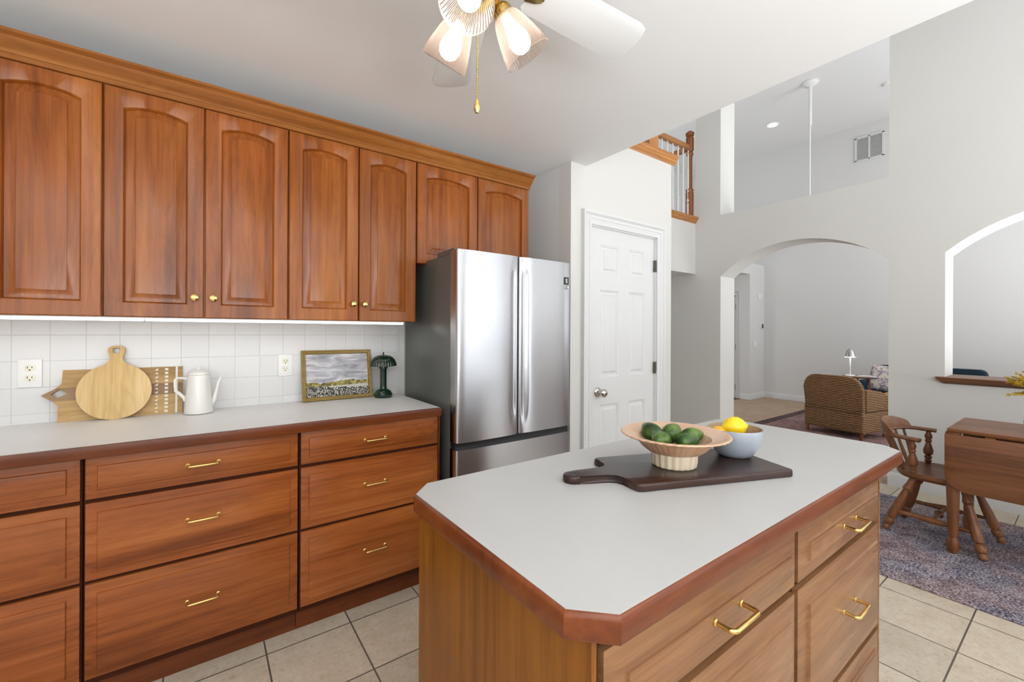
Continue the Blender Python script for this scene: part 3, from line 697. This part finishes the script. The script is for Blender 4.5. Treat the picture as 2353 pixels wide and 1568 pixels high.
# ------------------------------------------------------------------ things on the island
ZI = .9148
th_ = math.atan2(-.168, .434)
t = thing('serving_board', 'dark-stained wooden paddle board lying on the island under the two bowls', 'board', (.841, .651, ZI), th_)
out = [(.02, 0), (.468, 0), (.474, .006), (.474, .226), (.468, .232), (.012, .232), (.002, .228), (-.004, .218), (-.002, .205), (.006, .188), (.008, .170), (-.002, .150), (-.025, .139), (-.085, .134)]
out += [(-.115+.026*math.cos(a), .112+.0255*math.sin(a)) for a in [math.radians(70+220*i/14) for i in range(15)]]
out += [(-.085, .091), (-.03, .088), (-.008, .078), (.002, .060), (.002, .035), (.004, .012), (.010, .003)]
hl = [(-.115+.0085*math.cos(2*PI*i/16), .112+.0085*math.sin(2*PI*i/16)) for i in range(16)]
m = MB(); m.prism(out, f_xy, 0, .020, .005, 3); m.build('board', M['board_dark'], t, angle=50)
m = MB(); m.lathe((-.115, .112, .0192), [(.0135, 0), (.0125, .002), (.0095, .002), (.0085, 0)], 24); m.build('hang_hole', M['black'], t)
ZB = ZI+.0202
def bowl(name, label, c, outer_, inner_, mo, mi, seg=48, rib=0, amp=0):
    t = thing(name, label, 'bowl', (*c, ZB))
    return t
# pedestal bowl with a wide rim
t = thing('fruit_bowl', 'wide-rimmed peach pedestal bowl holding avocados, on the dark board', 'bowl', (1.055, .690, ZB))
def ribbed(prof, n=26, amp=.018, seg=208, top=1e9):
    L = []
    for r, z in prof:
        row = []
        for i in range(seg):
            a = 2*PI*i/seg; ph = (a*n/(2*PI)) % 1
            rr = max(r, 1e-4)*(1+amp*(abs(2*ph-1)-.5))
            row.append((rr*math.cos(a), rr*math.sin(a), z))
        L.append(row)
    return L
m = MB(); m.loft(ribbed([(0, 0), (.054, 0), (.057, .003), (.059, .012), (.060, .034), (.059, .038)], 20, .05), cap1=False); m.build('foot', M['cream'], t, angle=12)
m = MB(); m.loft(ribbed([(.059, .037), (.072, .041), (.086, .052), (.096, .064), (.104, .073), (.139, .084), (.1425, .087), (.1415, .090), (.137, .0905), (.103, .082), (.095, .078), (.088, .066), (.076, .050), (.055, .042), (0, .041)], 40, .022), cap0=False); m.build('basin', M['peach'], t, angle=14)
def avocado(dx, dy, dz, rz, ry, label, s=1.0):
    prof = [(0, -.034), (.012, -.032), (.021, -.025), (.026, -.012), (.026, .002), (.022, .016), (.015, .029), (.008, .037), (.003, .0395), (0, .040)]
    m = MB(); m.lathe((0, 0, 0), [(r*s, z*s) for r, z in prof], 28)
    o = m.build('avocado', M['avocado']); o.location = (1.055+dx, .690+dy, ZB+dz); o.rotation_euler = (0, ry, rz)
    return tag(o, label, 'avocado', 'avocados in the pedestal bowl')
avocado(-.053, .006, .073, math.radians(-160), 1.35, 'large avocado nearest the left rim of the peach bowl')
avocado(-.020, .058, .081, math.radians(75), 1.2, 'avocado at the back left of the pile, behind the large left one')
avocado(.034, .030, .078, math.radians(10), 1.3, 'avocado at the back right of the pile in the peach bowl')
avocado(.054, -.020, .077, math.radians(-30), 1.45, 'smaller avocado nearest the right rim of the peach bowl', .85)
avocado(.006, -.036, .070, math.radians(-20), 1.5, 'avocado at the front of the pile, nearest the camera', .9)
# stoneware bowl with a lemon
t = thing('stoneware_bowl', 'pale blue-grey stoneware bowl holding a lemon, on the dark board', 'bowl', (1.290, .643, ZB))
MB().lathe((0, 0, 0), [(0, 0), (.041, 0), (.045, .002), (.056, .014), (.067, .034), (.0735, .060), (.0755, .080), (.075, .082), (.074, .0815)], 64).build('outside', M['bowl_grey'], t)
MB().lathe((0, 0, 0), [(.0741, .0818), (.0725, .081), (.070, .060), (.064, .036), (.052, .017), (.040, .008), (0, .006)], 64).build('inside', M['bowl_in'], t)
def citrus(name, mt, dx, dy, dz, r, rot, label, cat):
    prof = [(0, -1.24), (.14, -1.22), (.30, -1.10), (.62, -.86), (.88, -.5), (1, 0), (.9, .48), (.64, .84), (.34, 1.07), (.20, 1.17), (.13, 1.26), (0, 1.29)] if name == 'lemon' else [(math.cos(a)*1, math.sin(a)) for a in [-PI/2+PI*i/14 for i in range(15)]]
    m = MB(); m.lathe((0, 0, 0), [(abs(a)*r, b*r) for a, b in prof], 36); o = m.build(name, mt, angle=80)
    o.location = (1.290+dx, .643+dy, ZB+dz); o.rotation_euler = rot; return tag(o, label, cat)
citrus('lemon', M['lemon'], .004, .002, .083, .0300, (0, 1.45, -.75), 'bright yellow lemon resting on top in the blue-grey bowl', 'lemon')
citrus('orange', M['orange'], -.026, .034, .058, .025, (0, 0, 0), 'orange fruit mostly hidden beside the lemon in the grey bowl', 'orange')
citrus('orange', M['orange'], .014, -.020, .036, .027, (0, 0, 0), 'orange fruit hidden below the lemon in the grey bowl', 'orange')

# ------------------------------------------------------------------ ceiling fan
FC = Vector((.555, .907, 0))
fan = thing('ceiling_fan', 'white-bladed ceiling fan with three lit ribbed glass shades and pull chain', 'ceiling fan', (FC.x, FC.y, 2.42))
MB().lathe((0, 0, 0), [(0, .0195), (.075, .0195), (.078, -.01), (.070, -.04), (.03, -.055), (.014, -.06), (0, -.06)], 40).build('canopy', M['brass_old'], fan)
MB().lathe((0, 0, 0), [(0, -.055), (.014, -.055), (.014, -.10), (.06, -.105), (.105, -.12), (.118, -.15), (.115, -.19), (.085, -.215), (.04, -.222), (0, -.222)], 48).build('motor_housing', M['brass_old'], fan)
MB().lathe((0, 0, 0), [(0, -.22), (.040, -.22), (.052, -.235), (.054, -.285), (.045, -.305), (.022, -.315), (.010, -.33), (0, -.332)], 40).build('switch_housing', M['brass_old'], fan)
def blade_mb():
    o_ = [(.165, -.062), (.40, -.070), (.515, -.074), (.540, -.066), (.552, -.040), (.557, 0), (.552, .040), (.540, .066), (.515, .074), (.40, .070), (.165, .062), (.155, .05), (.155, -.05)]
    m = MB(); m.prism(o_, f_xy, -.0035, .0035, .002); return m
fan_a0 = -2.4
for kb in range(5):
    a = math.radians(fan_a0+72*kb)
    Mx = Matrix.Rotation(a, 4, 'Z') @ Matrix.Translation((0, 0, -.205)) @ Matrix.Rotation(math.radians(-11), 4, 'X')
    m = blade_mb(); m.bm.transform(Mx); bl = m.build('blade', M['trim'], fan)
    m = MB(); m.box(.09, .165, -.014, .014, -.010, -.004, .002)
    m.prism([(.150, -.026), (.178, -.020), (.196, -.010), (.200, 0), (.196, .010), (.178, .020), (.150, .026), (.145, 0)], f_xy, -.012, -.0036, .003); m.bm.transform(Mx); m.build('blade_iron', M['brass_old'], bl)
cam_az = math.atan2(-FC.y, -FC.x)
for i in range(3):
    az = cam_az+math.radians(-13+120*i); d = Vector((math.cos(az), math.sin(az), 0))
    tilt = math.radians(37)
    ax = (d*math.sin(tilt)+Vector((0, 0, -math.cos(tilt)))).normalized()
    p0 = d*.052+Vector((0, 0, -.300))
    q = ax.to_track_quat('Z', 'Y').to_matrix().to_4x4(); T = Matrix.Translation(p0) @ q
    m = MB(); m.tube([d*.03+Vector((0, 0, -.27)), d*.047+Vector((0, 0, -.278)), p0+ax*.002], .010, 12)
    m2 = bmesh.new(); arm = m.build('light_arm', M['brass_old'], fan)
    m = MB(); m.lathe((0, 0, 0), [(0, -.005), (.016, -.004), (.020, .0), (.0245, .008), (.0245, .026), (.020, .028), (0, .028)], 28); m.bm.transform(T); m.build('socket', M['brass_old'], fan)
    m = MB()
    prof = [(.0255, .018), (.029, .022), (.036, .034), (.0435, .055), (.0505, .080), (.0565, .104), (.0605, .124), (.0625, .130), (.0600, .131), (.0585, .124), (.0545, .104)]
    L = []
    for r, z in prof[:9]:
        L.append([(r*(1+(.016 if z < .123 else 0)*math.cos(44*2*PI*i2/352))*math.cos(2*PI*i2/352), r*(1+(.016 if z < .123 else 0)*math.cos(44*2*PI*i2/352))*math.sin(2*PI*i2/352), z) for i2 in range(352)])
    m.loft(L, cap0=False, cap1=False); m.bm.transform(T); sh = m.build('glass_shade', M['shade'], fan, angle=60)
    m = MB(); m.lathe((0, 0, 0), [(0, .028), (.013, .028), (.015, .045), (.022, .064), (.0275, .083), (.0275, .095), (.023, .109), (.013, .118), (0, .121)], 28); m.bm.transform(T); m.build('bulb', M['bulb'], fan)
cx, cyy = -.009, -.003
m = MB()
ztop, zbot = 2.125-2.44, 1.872-2.42
nb = 62
for i in range(nb): m.sphere((cx, cyy, ztop+(zbot-ztop)*i/nb), .0021, u=8, v=6)
m.cyl((cx, cyy, ztop), (cx, cyy, zbot), .0006, seg=6)
pc = m.build('pull_chain', M['brass_old'], fan)
MB().lathe((cx, cyy, zbot-.034), [(0, 0), (.004, .001), (.0075, .008), (.0085, .014), (.0065, .024), (.0035, .031), (.002, .035), (0, .036)], 20).build('fob', M['brass'], pc)

# ------------------------------------------------------------------ dining corner
o = MB().box(2.96, 4.445, -1.3, 1.18, .001, .010, .003).build('area_rug', M['rug'], loc=(3.7, -.06, .0)); tag(o, 'mottled purple-grey area rug on the tile under the drop-leaf table', 'rug')
TX0, TX1, TY1, TY0 = 3.565, 4.12, .533, -.85
tb = thing('drop_leaf_table', 'brown wooden drop-leaf table with its leaf folded down, on the purple-grey rug', 'table', (3.83, -.16, .010))
MB().box(TX0, TX1, TY0, TY1, .720, .742, .003).build('tabletop', M['walnut'], tb, world=True)
def leaf_pts(): 
    P = [(TY0+.06, .712), (TY1+.006, .712), (TY1+.006, .47)]
    for i in range(1, 9): a = PI/2*i/8; P.append((TY1+.006-.10*(1-math.cos(a)), .47-.085*math.sin(a)))
    P += [(TY0+.16, .385), (TY0+.06, .47)]
    return P
m = MB(); m.prism(leaf_pts(), f_yz, TX0-.022, TX0-.001, .003); m.build('drop_leaf', M['walnut'], tb, world=True)
m = MB(); m.prism(leaf_pts(), f_yz, TX1+.001, TX1+.022, .003); m.build('drop_leaf', M['walnut'], tb, world=True)
m = MB(); m.box(TX0+.05, TX1-.05, TY0+.06, TY1-.06, .62, .72); m.build('apron', M['walnut'], tb, world=True)
for ly in (.36, -.6): MB().box(TX0-.006, TX0+.03, ly-.02, ly+.02, .713, .719).build('hinge', M['brass'], tb, world=True)
LEG = [(0, .018), (.02, .024), (.06, .029), (.10, .028), (.125, .020), (.135, .019), (.14, .023), (.40, .027), (.76, .034), (.775, .030), (.80, .036), (.825, .030), (.84, .034), (.86, .026), (.90, .033), (1, .033)]
for lx in (TX0+.022, TX1-.022):
    for ly in (TY1-.024, TY0+.045): MB().turned((lx, ly, .010), (lx, ly, .72), LEG).build('leg', M['walnut_v'], tb, world=True)

ch = thing('captains_chair', 'brown wooden captain style armchair with turned legs, at the end of the table', 'chair', (3.82, .60, .010))
SX, SY, SZ = 3.84, .592, .418
def seat_loop(k, z, dip=0):
    P = []
    for i in range(48):
        a = 2*PI*i/48; c, s_ = math.cos(a), math.sin(a); e = .72
        P.append((SX+.215*k*math.copysign(abs(c)**e, c), SY+.212*k*math.copysign(abs(s_)**e, s_), z))
    return P
m = MB(); m.loft([seat_loop(.80, SZ-.045), seat_loop(.93, SZ-.040), seat_loop(1.0, SZ-.022), seat_loop(1.0, SZ-.008), seat_loop(.97, SZ), seat_loop(.88, SZ-.001), seat_loop(.70, SZ-.010), seat_loop(.4, SZ-.014)]); m.build('seat', M['walnut'], ch, world=True)
CL = [(0, .017), (.03, .021), (.07, .018), (.085, .014), (.10, .022), (.14, .027), (.19, .024), (.215, .015), (.23, .024), (.30, .027), (.50, .024), (.70, .018), (.74, .017), (.75, .024), (.765, .019), (.775, .024), (.79, .024), (.86, .018), (1, .016)]
for (fx, fy), (tx, ty) in {(3.66, .835): (3.70, .70), (4.0, .812): (3.94, .70), (3.595, .385): (3.69, .48), (3.99, .352): (3.95, .48)}.items():
    MB().turned((fx, fy, .0156), (tx, ty, SZ-.035), CL).build('leg', M['walnut_v'], ch, world=True)
ST = [(0, .009), (.12, .011), (.2, .014), (.22, .011), (.35, .015), (.5, .020), (.65, .015), (.78, .011), (.8, .014), (.88, .011), (1, .009)]
for x, in ((3.655,), (3.985,)):
    MB().turned((x+(.013 if x < 3.8 else -.012), .795, .145), (x+(-.025 if x < 3.8 else -.003), .415, .145), ST).build('stretcher', M['walnut_v'], ch, world=True)
MB().turned((3.655, .61, .145), (3.98, .60, .145), [(0, .009), (.3, .012), (.42, .014), (.45, .012), (.5, .024), (.55, .012), (.58, .014), (.7, .012), (1, .009)]).build('stretcher', M['walnut_v'], ch, world=True)
AZ = .640
U = []
for i in range(21):
    a = PI*i/20; U.append((3.83-.215*math.cos(a)*(1.0), .742+.125*math.sin(a), AZ))
U = [(3.590, .655, AZ-.002), (3.594, .69, AZ), (3.600, .72, AZ)]+U+[(4.040, .72, AZ), (4.046, .69, AZ), (4.050, .655, AZ-.002)]
m = MB(); m.tube(U, lambda s: (.0125, .030 if s < .06 or s > .94 else .026), 16, flat=(0, 0, 1)); m.build('arm_rail', M['walnut'], ch, world=True)
L = []
for i in range(25):
    t_ = i/24; a = PI*(.10+.80*t_); x, y = 3.83-.215*math.cos(a), .742+.125*math.sin(a); nx, ny = -math.cos(a), math.sin(a)
    h = .068*(math.sin(PI*t_)**.45)+.004; lean = .012*h/.068
    L.append([(x-nx*.012, y-ny*.012, AZ+.010), (x+nx*.016, y+ny*.016, AZ+.010), (x+nx*(.014+lean), y+ny*(.014+lean), AZ+.010+h*.9), (x+nx*(.006+lean), y+ny*(.006+lean), AZ+.012+h), (x+nx*(-.006+lean), y+ny*(-.006+lean), AZ+.010+h*.93)])
m = MB(); m.loft(L); m.build('crest', M['walnut'], ch, world=True, angle=60)
SP = [(0, .008), (.3, .011), (.5, .009), (1, .007)]
for i in range(6):
    a = PI*(.2+.6*i/5); bx, by = 3.82-.165*math.cos(a), .70+.085*math.sin(a); MB().turned((bx, by, SZ-.004), (3.83-.215*math.cos(a), .742+.125*math.sin(a), AZ-.008), SP, 12).build('spindle', M['walnut_v'], ch, world=True)
PO = [(0, .012), (.06, .016), (.10, .021), (.14, .013), (.17, .020), (.22, .020), (.25, .013), (.30, .024), (.40, .027), (.52, .020), (.64, .013), (.68, .018), (.71, .018), (.74, .014), (.80, .020), (.86, .020), (.93, .013), (1, .014)]
for s in (-1, 1): MB().turned((3.82+s*.195, .690, SZ-.004), (3.82+s*.222, .693, AZ-.008), PO).build('arm_post', M['walnut_v'], ch, world=True)

# vase of yellow sprigs on the table (only its left edge shows in the photo)
vs = thing('flower_vase', 'dark vase with yellow-green sprigs at the right edge, on the drop-leaf table', 'vase', (3.83, .205, .742))
MB().lathe((0, 0, 0), [(0, 0), (.035, 0), (.045, .01), (.055, .05), (.05, .10), (.03, .14), (.028, .17), (.034, .185), (.031, .186), (.025, .17), (0, .16)], 36).build('vase', M['black'], vs)
rs = random.Random(3); mS = MB(); mF = MB()
for i in range(34):
    a = rs.uniform(0, 2*PI); el = rs.uniform(-.15, 1.2); ln = rs.uniform(.10, .19)
    d = Vector((math.cos(a)*math.cos(el), math.sin(a)*math.cos(el), math.sin(el)))
    p0 = Vector((0, 0, .17)); pts = [p0, p0+Vector((0, 0, .05))+d*ln*.3, p0+Vector((0, 0, .05))+d*ln*.7, p0+Vector((0, 0, .03))+d*ln]
    mS.tube(pts, .0015, 5)
    for j in range(16):
        t_ = rs.uniform(.35, 1); p = pts[1].lerp(pts[3], t_); e = Vector((rs.uniform(-1, 1), rs.uniform(-1, 1), rs.uniform(-.3, 1))).normalized()
        mF.turned(p, p+e*rs.uniform(.014, .026), [(0, .001), (.4, .004), (.8, .003), (1, 0)], 5)
mS.build('stems', M['stem'], vs); mF.build('blossoms', M['flower'], vs)
# ledge of the pass-through
lp = [(4.715, .958), (4.715, .950), (4.722, .944), (4.722, .936), (4.735, .928), (4.745, .918), (4.765, .905), (4.7695, .905), (4.7695, .9305), (5.13, .9305), (5.13, .958)]
m = MB(); m.loft([[(x, .725+(.048 if x < 4.77 else 0)*(4.7695-x)/.055, z) if x < 4.7695 else (x, .725, z) for x, z in lp], [(x, -.743-(.048 if x < 4.77 else 0)*(4.7695-x)/.055, z) if x < 4.7695 else (x, -.743, z) for x, z in lp]])
tag(m.build('pass_through_ledge', M['walnut'], loc=(4.92, 0, .93)), 'dark wooden ledge on the sill of the arched pass-through opening', 'ledge')

# ------------------------------------------------------------------ balcony railing above the pantry
def nosing(name, p0, p1, out_, label):
    p0, p1 = Vector(p0), Vector(p1); o3 = Vector(out_)
    prof = [(0, 0), (.004, 0), (.010, .012), (.022, .022), (.024, .035), (.034, .042), (.040, .052), (.040, .068), (.034, .075), (-.10, .075), (-.10, .05), (0, .05)]
    m = MB(); m.loft([[p+o3*a+Vector((0, 0, b)) for a, b in prof] for p in (p0, p1)]); o = m.build(name, M['oak'], loc=tuple(p0)); return struct(o)
nosing('trim_1', (2.14, 2.08, 2.68), (3.165, 2.08, 2.68), (0, -1, 0), '')
nosing('trim_2', (3.126, 2.85, 2.60), (4.805, 2.85, 2.60), (0, -1, 0), '')
rl = thing('balcony_railing', 'oak balcony railing with white balusters above the pantry door', 'railing', (3.9, 2.9, 2.675))
BAL = [(0, .016), (.22, .016), (.225, .010), (.26, .018), (.30, .011), (.6, .012), (1, .009)]
MB().box(2.90, 3.02, 2.13, 2.25, 2.7555, 3.70, .004).build('newel_post', M['oak'], rl, world=True)
for x in (2.60, 2.72, 2.83): MB().turned((x, 2.17, 2.7555), (x, 2.17, 3.55), BAL, 12).build('baluster', M['trim'], rl, world=True)
MB().box(2.2, 2.91, 2.15, 2.20, 3.55, 3.60, .01).build('handrail', M['oak'], rl, world=True)
NW = [(0, .045), (.30, .045), (.305, .036), (.33, .046), (.35, .030), (.70, .028), (.74, .042), (.76, .030), (.78, .045), (.92, .045), (.93, .028), (.945, .045), (.975, .050), (1.0, .02)]
MB().turned((4.775, 2.93, 2.6755), (4.775, 2.93, 3.74), NW, 24).build('newel_post', M['oak_dark'], rl, world=True)
m = MB(); m.box(3.02, 4.74, 2.90, 2.96, 3.50, 3.56, .012); m.build('handrail', M['oak'], rl, world=True)
m = MB(); m.box(4.74, 4.80, 2.97, 4.60, 3.50, 3.56, .012); m.build('handrail', M['oak'], rl, world=True)
for i in range(9): x = 3.9+.105*i; MB().turned((x, 2.93, 2.6755), (x, 2.93, 3.50), BAL, 12).build('baluster', M['trim'], rl, world=True)
for i in range(8): y = 3.08+.115*i; MB().turned((4.77, y, 2.6205), (4.77, y, 3.50), BAL, 12).build('baluster', M['ivory'], rl, world=True)  # ivory instead of white: warm light put into the baluster colour

# ------------------------------------------------------------------ great room seen through the arch
o = MB().box(5.55, 8.5, -1.2, 2.80, .0, .009, .003).build('great_room_rug', M['rug_far'], loc=(7, .8, 0)); tag(o, 'faded mauve-brown rug on the beige carpet under the wicker armchair', 'rug')
m = MB(); m.box(5.43, 8.62, 2.795, 2.93, .0, .0092).box(5.43, 5.55, -1.2, 2.795, 0, .0092).box(8.5, 8.62, -1.2, 2.795, 0, .0092); b_ = m.build('border', M['rug_edge'], o); b_.data.transform(Matrix.Translation((-7, -.8, 0)))
def wicker_chair(name, label, loc, rz, cushion=None):
    t = thing(name, label, 'chair', loc, rz, None)
    # back shell: local x = width, faces +y, back at y=-.3
    P = [(-.335, .07), (.335, .07), (.335, .60)]
    for i in range(1, 9): a = PI/2*i/8; P.append((.335-.16*(1-math.cos(a)), .60+.16*math.sin(a)))
    P += [(-p[0], p[1]) for p in P[:1:-1]]
    m = MB(); m.prism([p for p in P if p[1] >= .33 or True], lambda u, v, d: (u*(1+.04*(v-.3)), d-.10*(v-.33), v), -.30, -.235, .02, 3); m.build('backrest', M['wicker'], t, angle=60)
    MB().box(-.34, .34, -.31, .24, .08, .33, .02, 3).build('seat_base', M['wicker'], t)
    MB().cyl((-.332, -.308, .335), (.332, -.308, .335), .012, seg=10).build('rim', M['wicker'], t)
    for s in (-1, 1):
        q = [(-.24, .335), (.24, .335), (.25, .47), (.20, .53), (.08, .575), (-.08, .60), (-.24, .61)]
        m = MB(); m.prism(q, f_yz, s*.315-.03, s*.315+.03, .015, 3); m.build('arm', M['wicker'], t, angle=60)
        for y in (-.28, .21): MB().cyl((s*.31, y, 0), (s*.31, y, .10), .018, seg=10).build('leg', M['walnut_v'], t)
    return t
w1 = wicker_chair('wicker_armchair', 'brown wicker armchair seen from behind, on the mauve rug beyond the arch', (6.75, 1.93, .0095), math.radians(-90-12))
t = thing('woven_coffee_table', 'brown woven coffee table on thick dark legs, half hidden by the arch wall', 'table', (7.45, 1.30, .0095))
MB().box(7.2, 7.7, .86, 1.74, .36, .49, .012).build('tabletop', M['wicker'], t, world=True)
for x in (7.27, 7.63):
    for y in (.94, 1.66): MB().cyl((x, y, .0095), (x, y, .362), .05, seg=16).build('leg', M['walnut_v'], t, world=True)
MB().box(7.25, 7.65, .92, 1.68, .10, .125, .004).build('shelf', M['walnut'], t, world=True)
def cushion(name, mt, loc, size, rot, label, cat):
    a, b, c = size; m = MB()
    def fn(u, v):
        x, z = 2*u-1, 2*v-1; e = (1-x*x)*(1-z*z); pin = 1-.10*(1-abs(abs(x)-abs(z)))*max(abs(x), abs(z))**4*0
        return (x*a*(1-.06*(1-z*z)*0), e**.45, z*b)
    for s in (1, -1): m.grid(lambda u, v: (fn(u, v)[0], s*c*fn(u, v)[1], fn(u, v)[2]), 20, 20)
    bmesh.ops.remove_doubles(m.bm, verts=m.bm.verts[:], dist=1e-5)
    o = m.build(name, mt, angle=80); o.location = loc; o.rotation_euler = rot; return tag(o, label, cat)
cushion('throw_pillow', M['pillow'], (8.17, 1.775, .615), (.27, .19, .085), (-.22, .16, -PI/2+.2), 'large mauve and cream patterned pillow at the left end of the navy loveseat', 'pillow')
# side table with lamp
t = thing('side_table', 'small dark side table under the glowing lamp, behind the wicker armchair', 'table', (7.65, 2.04, .0095))
MB().lathe((0, 0, 0), [(0, .655), (.19, .655), (.20, .662), (.20, .672), (0, .674)], 40).build('tabletop', M['walnut'], t)
for i in range(3): a = 2*PI*i/3+.4; MB().cyl((.15*math.cos(a), .15*math.sin(a), 0), (.12*math.cos(a), .12*math.sin(a), .656), .012, seg=10).build('leg', M['walnut_v'], t)
t = thing('table_lamp', 'lit white desk lamp with bell shade on the small side table beyond the arch', 'lamp', (7.60, 2.13, .684))
MB().lathe((0, 0, 0), [(0, 0), (.058, 0), (.060, .006), (.055, .012), (.012, .016), (0, .016)], 32).build('base', M['white'], t)
MB().cyl((0, 0, .012), (0, 0, .36), .007, seg=12).build('pole', M['white'], t)
MB().lathe((0, 0, 0), [(.066, .275), (.064, .290), (.055, .325), (.045, .360), (.03, .385), (.012, .395), (0, .396)], 32).build('lamp_shade', M['steel'], t)
MB().lathe((0, 0, 0), [(0, .268), (.063, .270), (.0645, .277), (0, .280)], 32).build('diffuser', M['lampglow'], t)
# navy loveseat and chair
sf = thing('navy_loveseat', 'dark navy velvet loveseat against the far wall, its back above the pass-through ledge', 'sofa', (8.3, 1.47, .0095))
m = MB(); P = [(.89, .30), (2.06, .30), (2.06, .74)]
for i in range(1, 7): a = PI/2*i/6; P.append((2.06-.07*(1-math.cos(a)), .74+.07*math.sin(a)))
P += [(2.95-p[0], p[1]) for p in P[:1:-1]]
m.prism(P, f_yz, 8.46, 8.64, .025, 3); m.build('backrest', M['navy'], sf, world=True)
MB().box(7.92, 8.47, .96, 2.06, .18, .42, .04, 4).build('seat', M['navy'], sf, world=True)
for y in (.93, 2.105): MB().box(7.95, 8.50, y-.055, y+.055, .18, .60, .04, 4).build('arm', M['navy'], sf, world=True)
for x in (8.0, 8.55):
    for y in (.95, 2.0): MB().cyl((x, y, .0095), (x, y, .19), .02, seg=10).build('leg', M['black'], sf, world=True)
mg = MB(); mg.loft([[(x, y, .003+.012*abs(math.sin(PI*(y+.11)/.22))+dz) for y in [-.11+.22*i/16 for i in range(17)]]+[(x, y, .0005) for y in [.11-.22*i/16 for i in range(17)]] for x, dz in ((-.075, 0), (.075, 0))])
mg = mg.build('open_book', M['trim']); mg.location = (7.62, 1.945, .6835); mg.rotation_euler = (0, 0, .15); tag(mg, 'open white book on the side table, right of the glowing lamp', 'book')
# wall and ceiling fittings of the great room
t = thing('air_vent', 'white return-air vent with two louvred halves high on the far wall', 'vent', (9.2, 2.325, 4.48))
m = MB()
for a, b, c, d in ((-.20, .20, .185, .215), (-.20, .20, -.215, -.185), (-.20, -.17, -.2, .2), (.17, .20, -.2, .2), (-.012, .012, -.2, .2)): m.box(-.018, 0, a, b, c, d)
m.build('frame', M['trim'], t)
MB().box(-.003, 0, -.18, .18, -.19, .19).build('backing', M['iron'], t)
for i in range(18):
    z = -.175+.0205*i; m = MB(); m.prism([(-.014, z), (-.004, z+.014), (-.003, z+.012), (-.013, z-.002)], lambda u, v, d: (u, d, v), -.172, .172); m.build('louvre', M['white'], t)
t = thing('recessed_light', 'lit round recessed ceiling light seen through the high wall opening', 'light', (7.97, 3.34, 4.9))
MB().lathe((0, 0, 0), [(.075, 0), (.098, 0), (.10, -.006), (.075, -.004)], 36).build('trim_ring', M['white'], t)
MB().cyl((0, 0, -.004), (0, 0, -.0075), .076, seg=32).build('diffuser', M['downlight'], t)
t = thing('hanging_rod', 'long thin white fixture rod hanging from a round ceiling canopy, through high opening', 'light fixture', (7.05, 2.458, 4.9))
MB().lathe((0, 0, 0), [(0, 0), (.10, 0), (.105, -.012), (.075, -.045), (.03, -.06), (0, -.06)], 32).build('canopy', M['white'], t)
MB().cyl((0, 0, -.05), (0, 0, -.62), .022, seg=16).build('rod', M['white'], t)
MB().cyl((0, 0, -.60), (0, 0, -2.0), .010, seg=10).build('cord', M['white'], t)
t = thing('smoke_detector', 'small white round detector on the high ceiling at the opening edge', 'smoke detector', (7.96, 1.80, 4.9))
MB().lathe((0, 0, 0), [(0, 0), (.065, 0), (.065, -.02), (.05, -.035), (0, -.037)], 28).build('case', M['white'], t)
def plate(name, y, z, w, h, label, mt='white', part=None):
    t = thing(name, label, name.replace('_', ' '), (y, 4.0, z)); MB().box(-w/2, w/2, -.018, 0, -h/2, h/2, .004).build('plate', M[mt], t)
    if part: MB().box(-w*.2, w*.45, -.021, -.017, -h*.42, h*.42).build(part, M['iron'], t)
    return t
plate('thermostat', 9.08, 1.435, .11, .10, 'small grey thermostat on the narrow wall beyond the arch', 'white', 'screen')
plate('door_chime', 9.0, 2.02, .16, .12, 'white door chime box high on the narrow wall beyond the arch')
plate('light_switch', 8.80, 1.07, .12, .12, 'white light switch plate on the narrow wall below the thermostat', 'white')
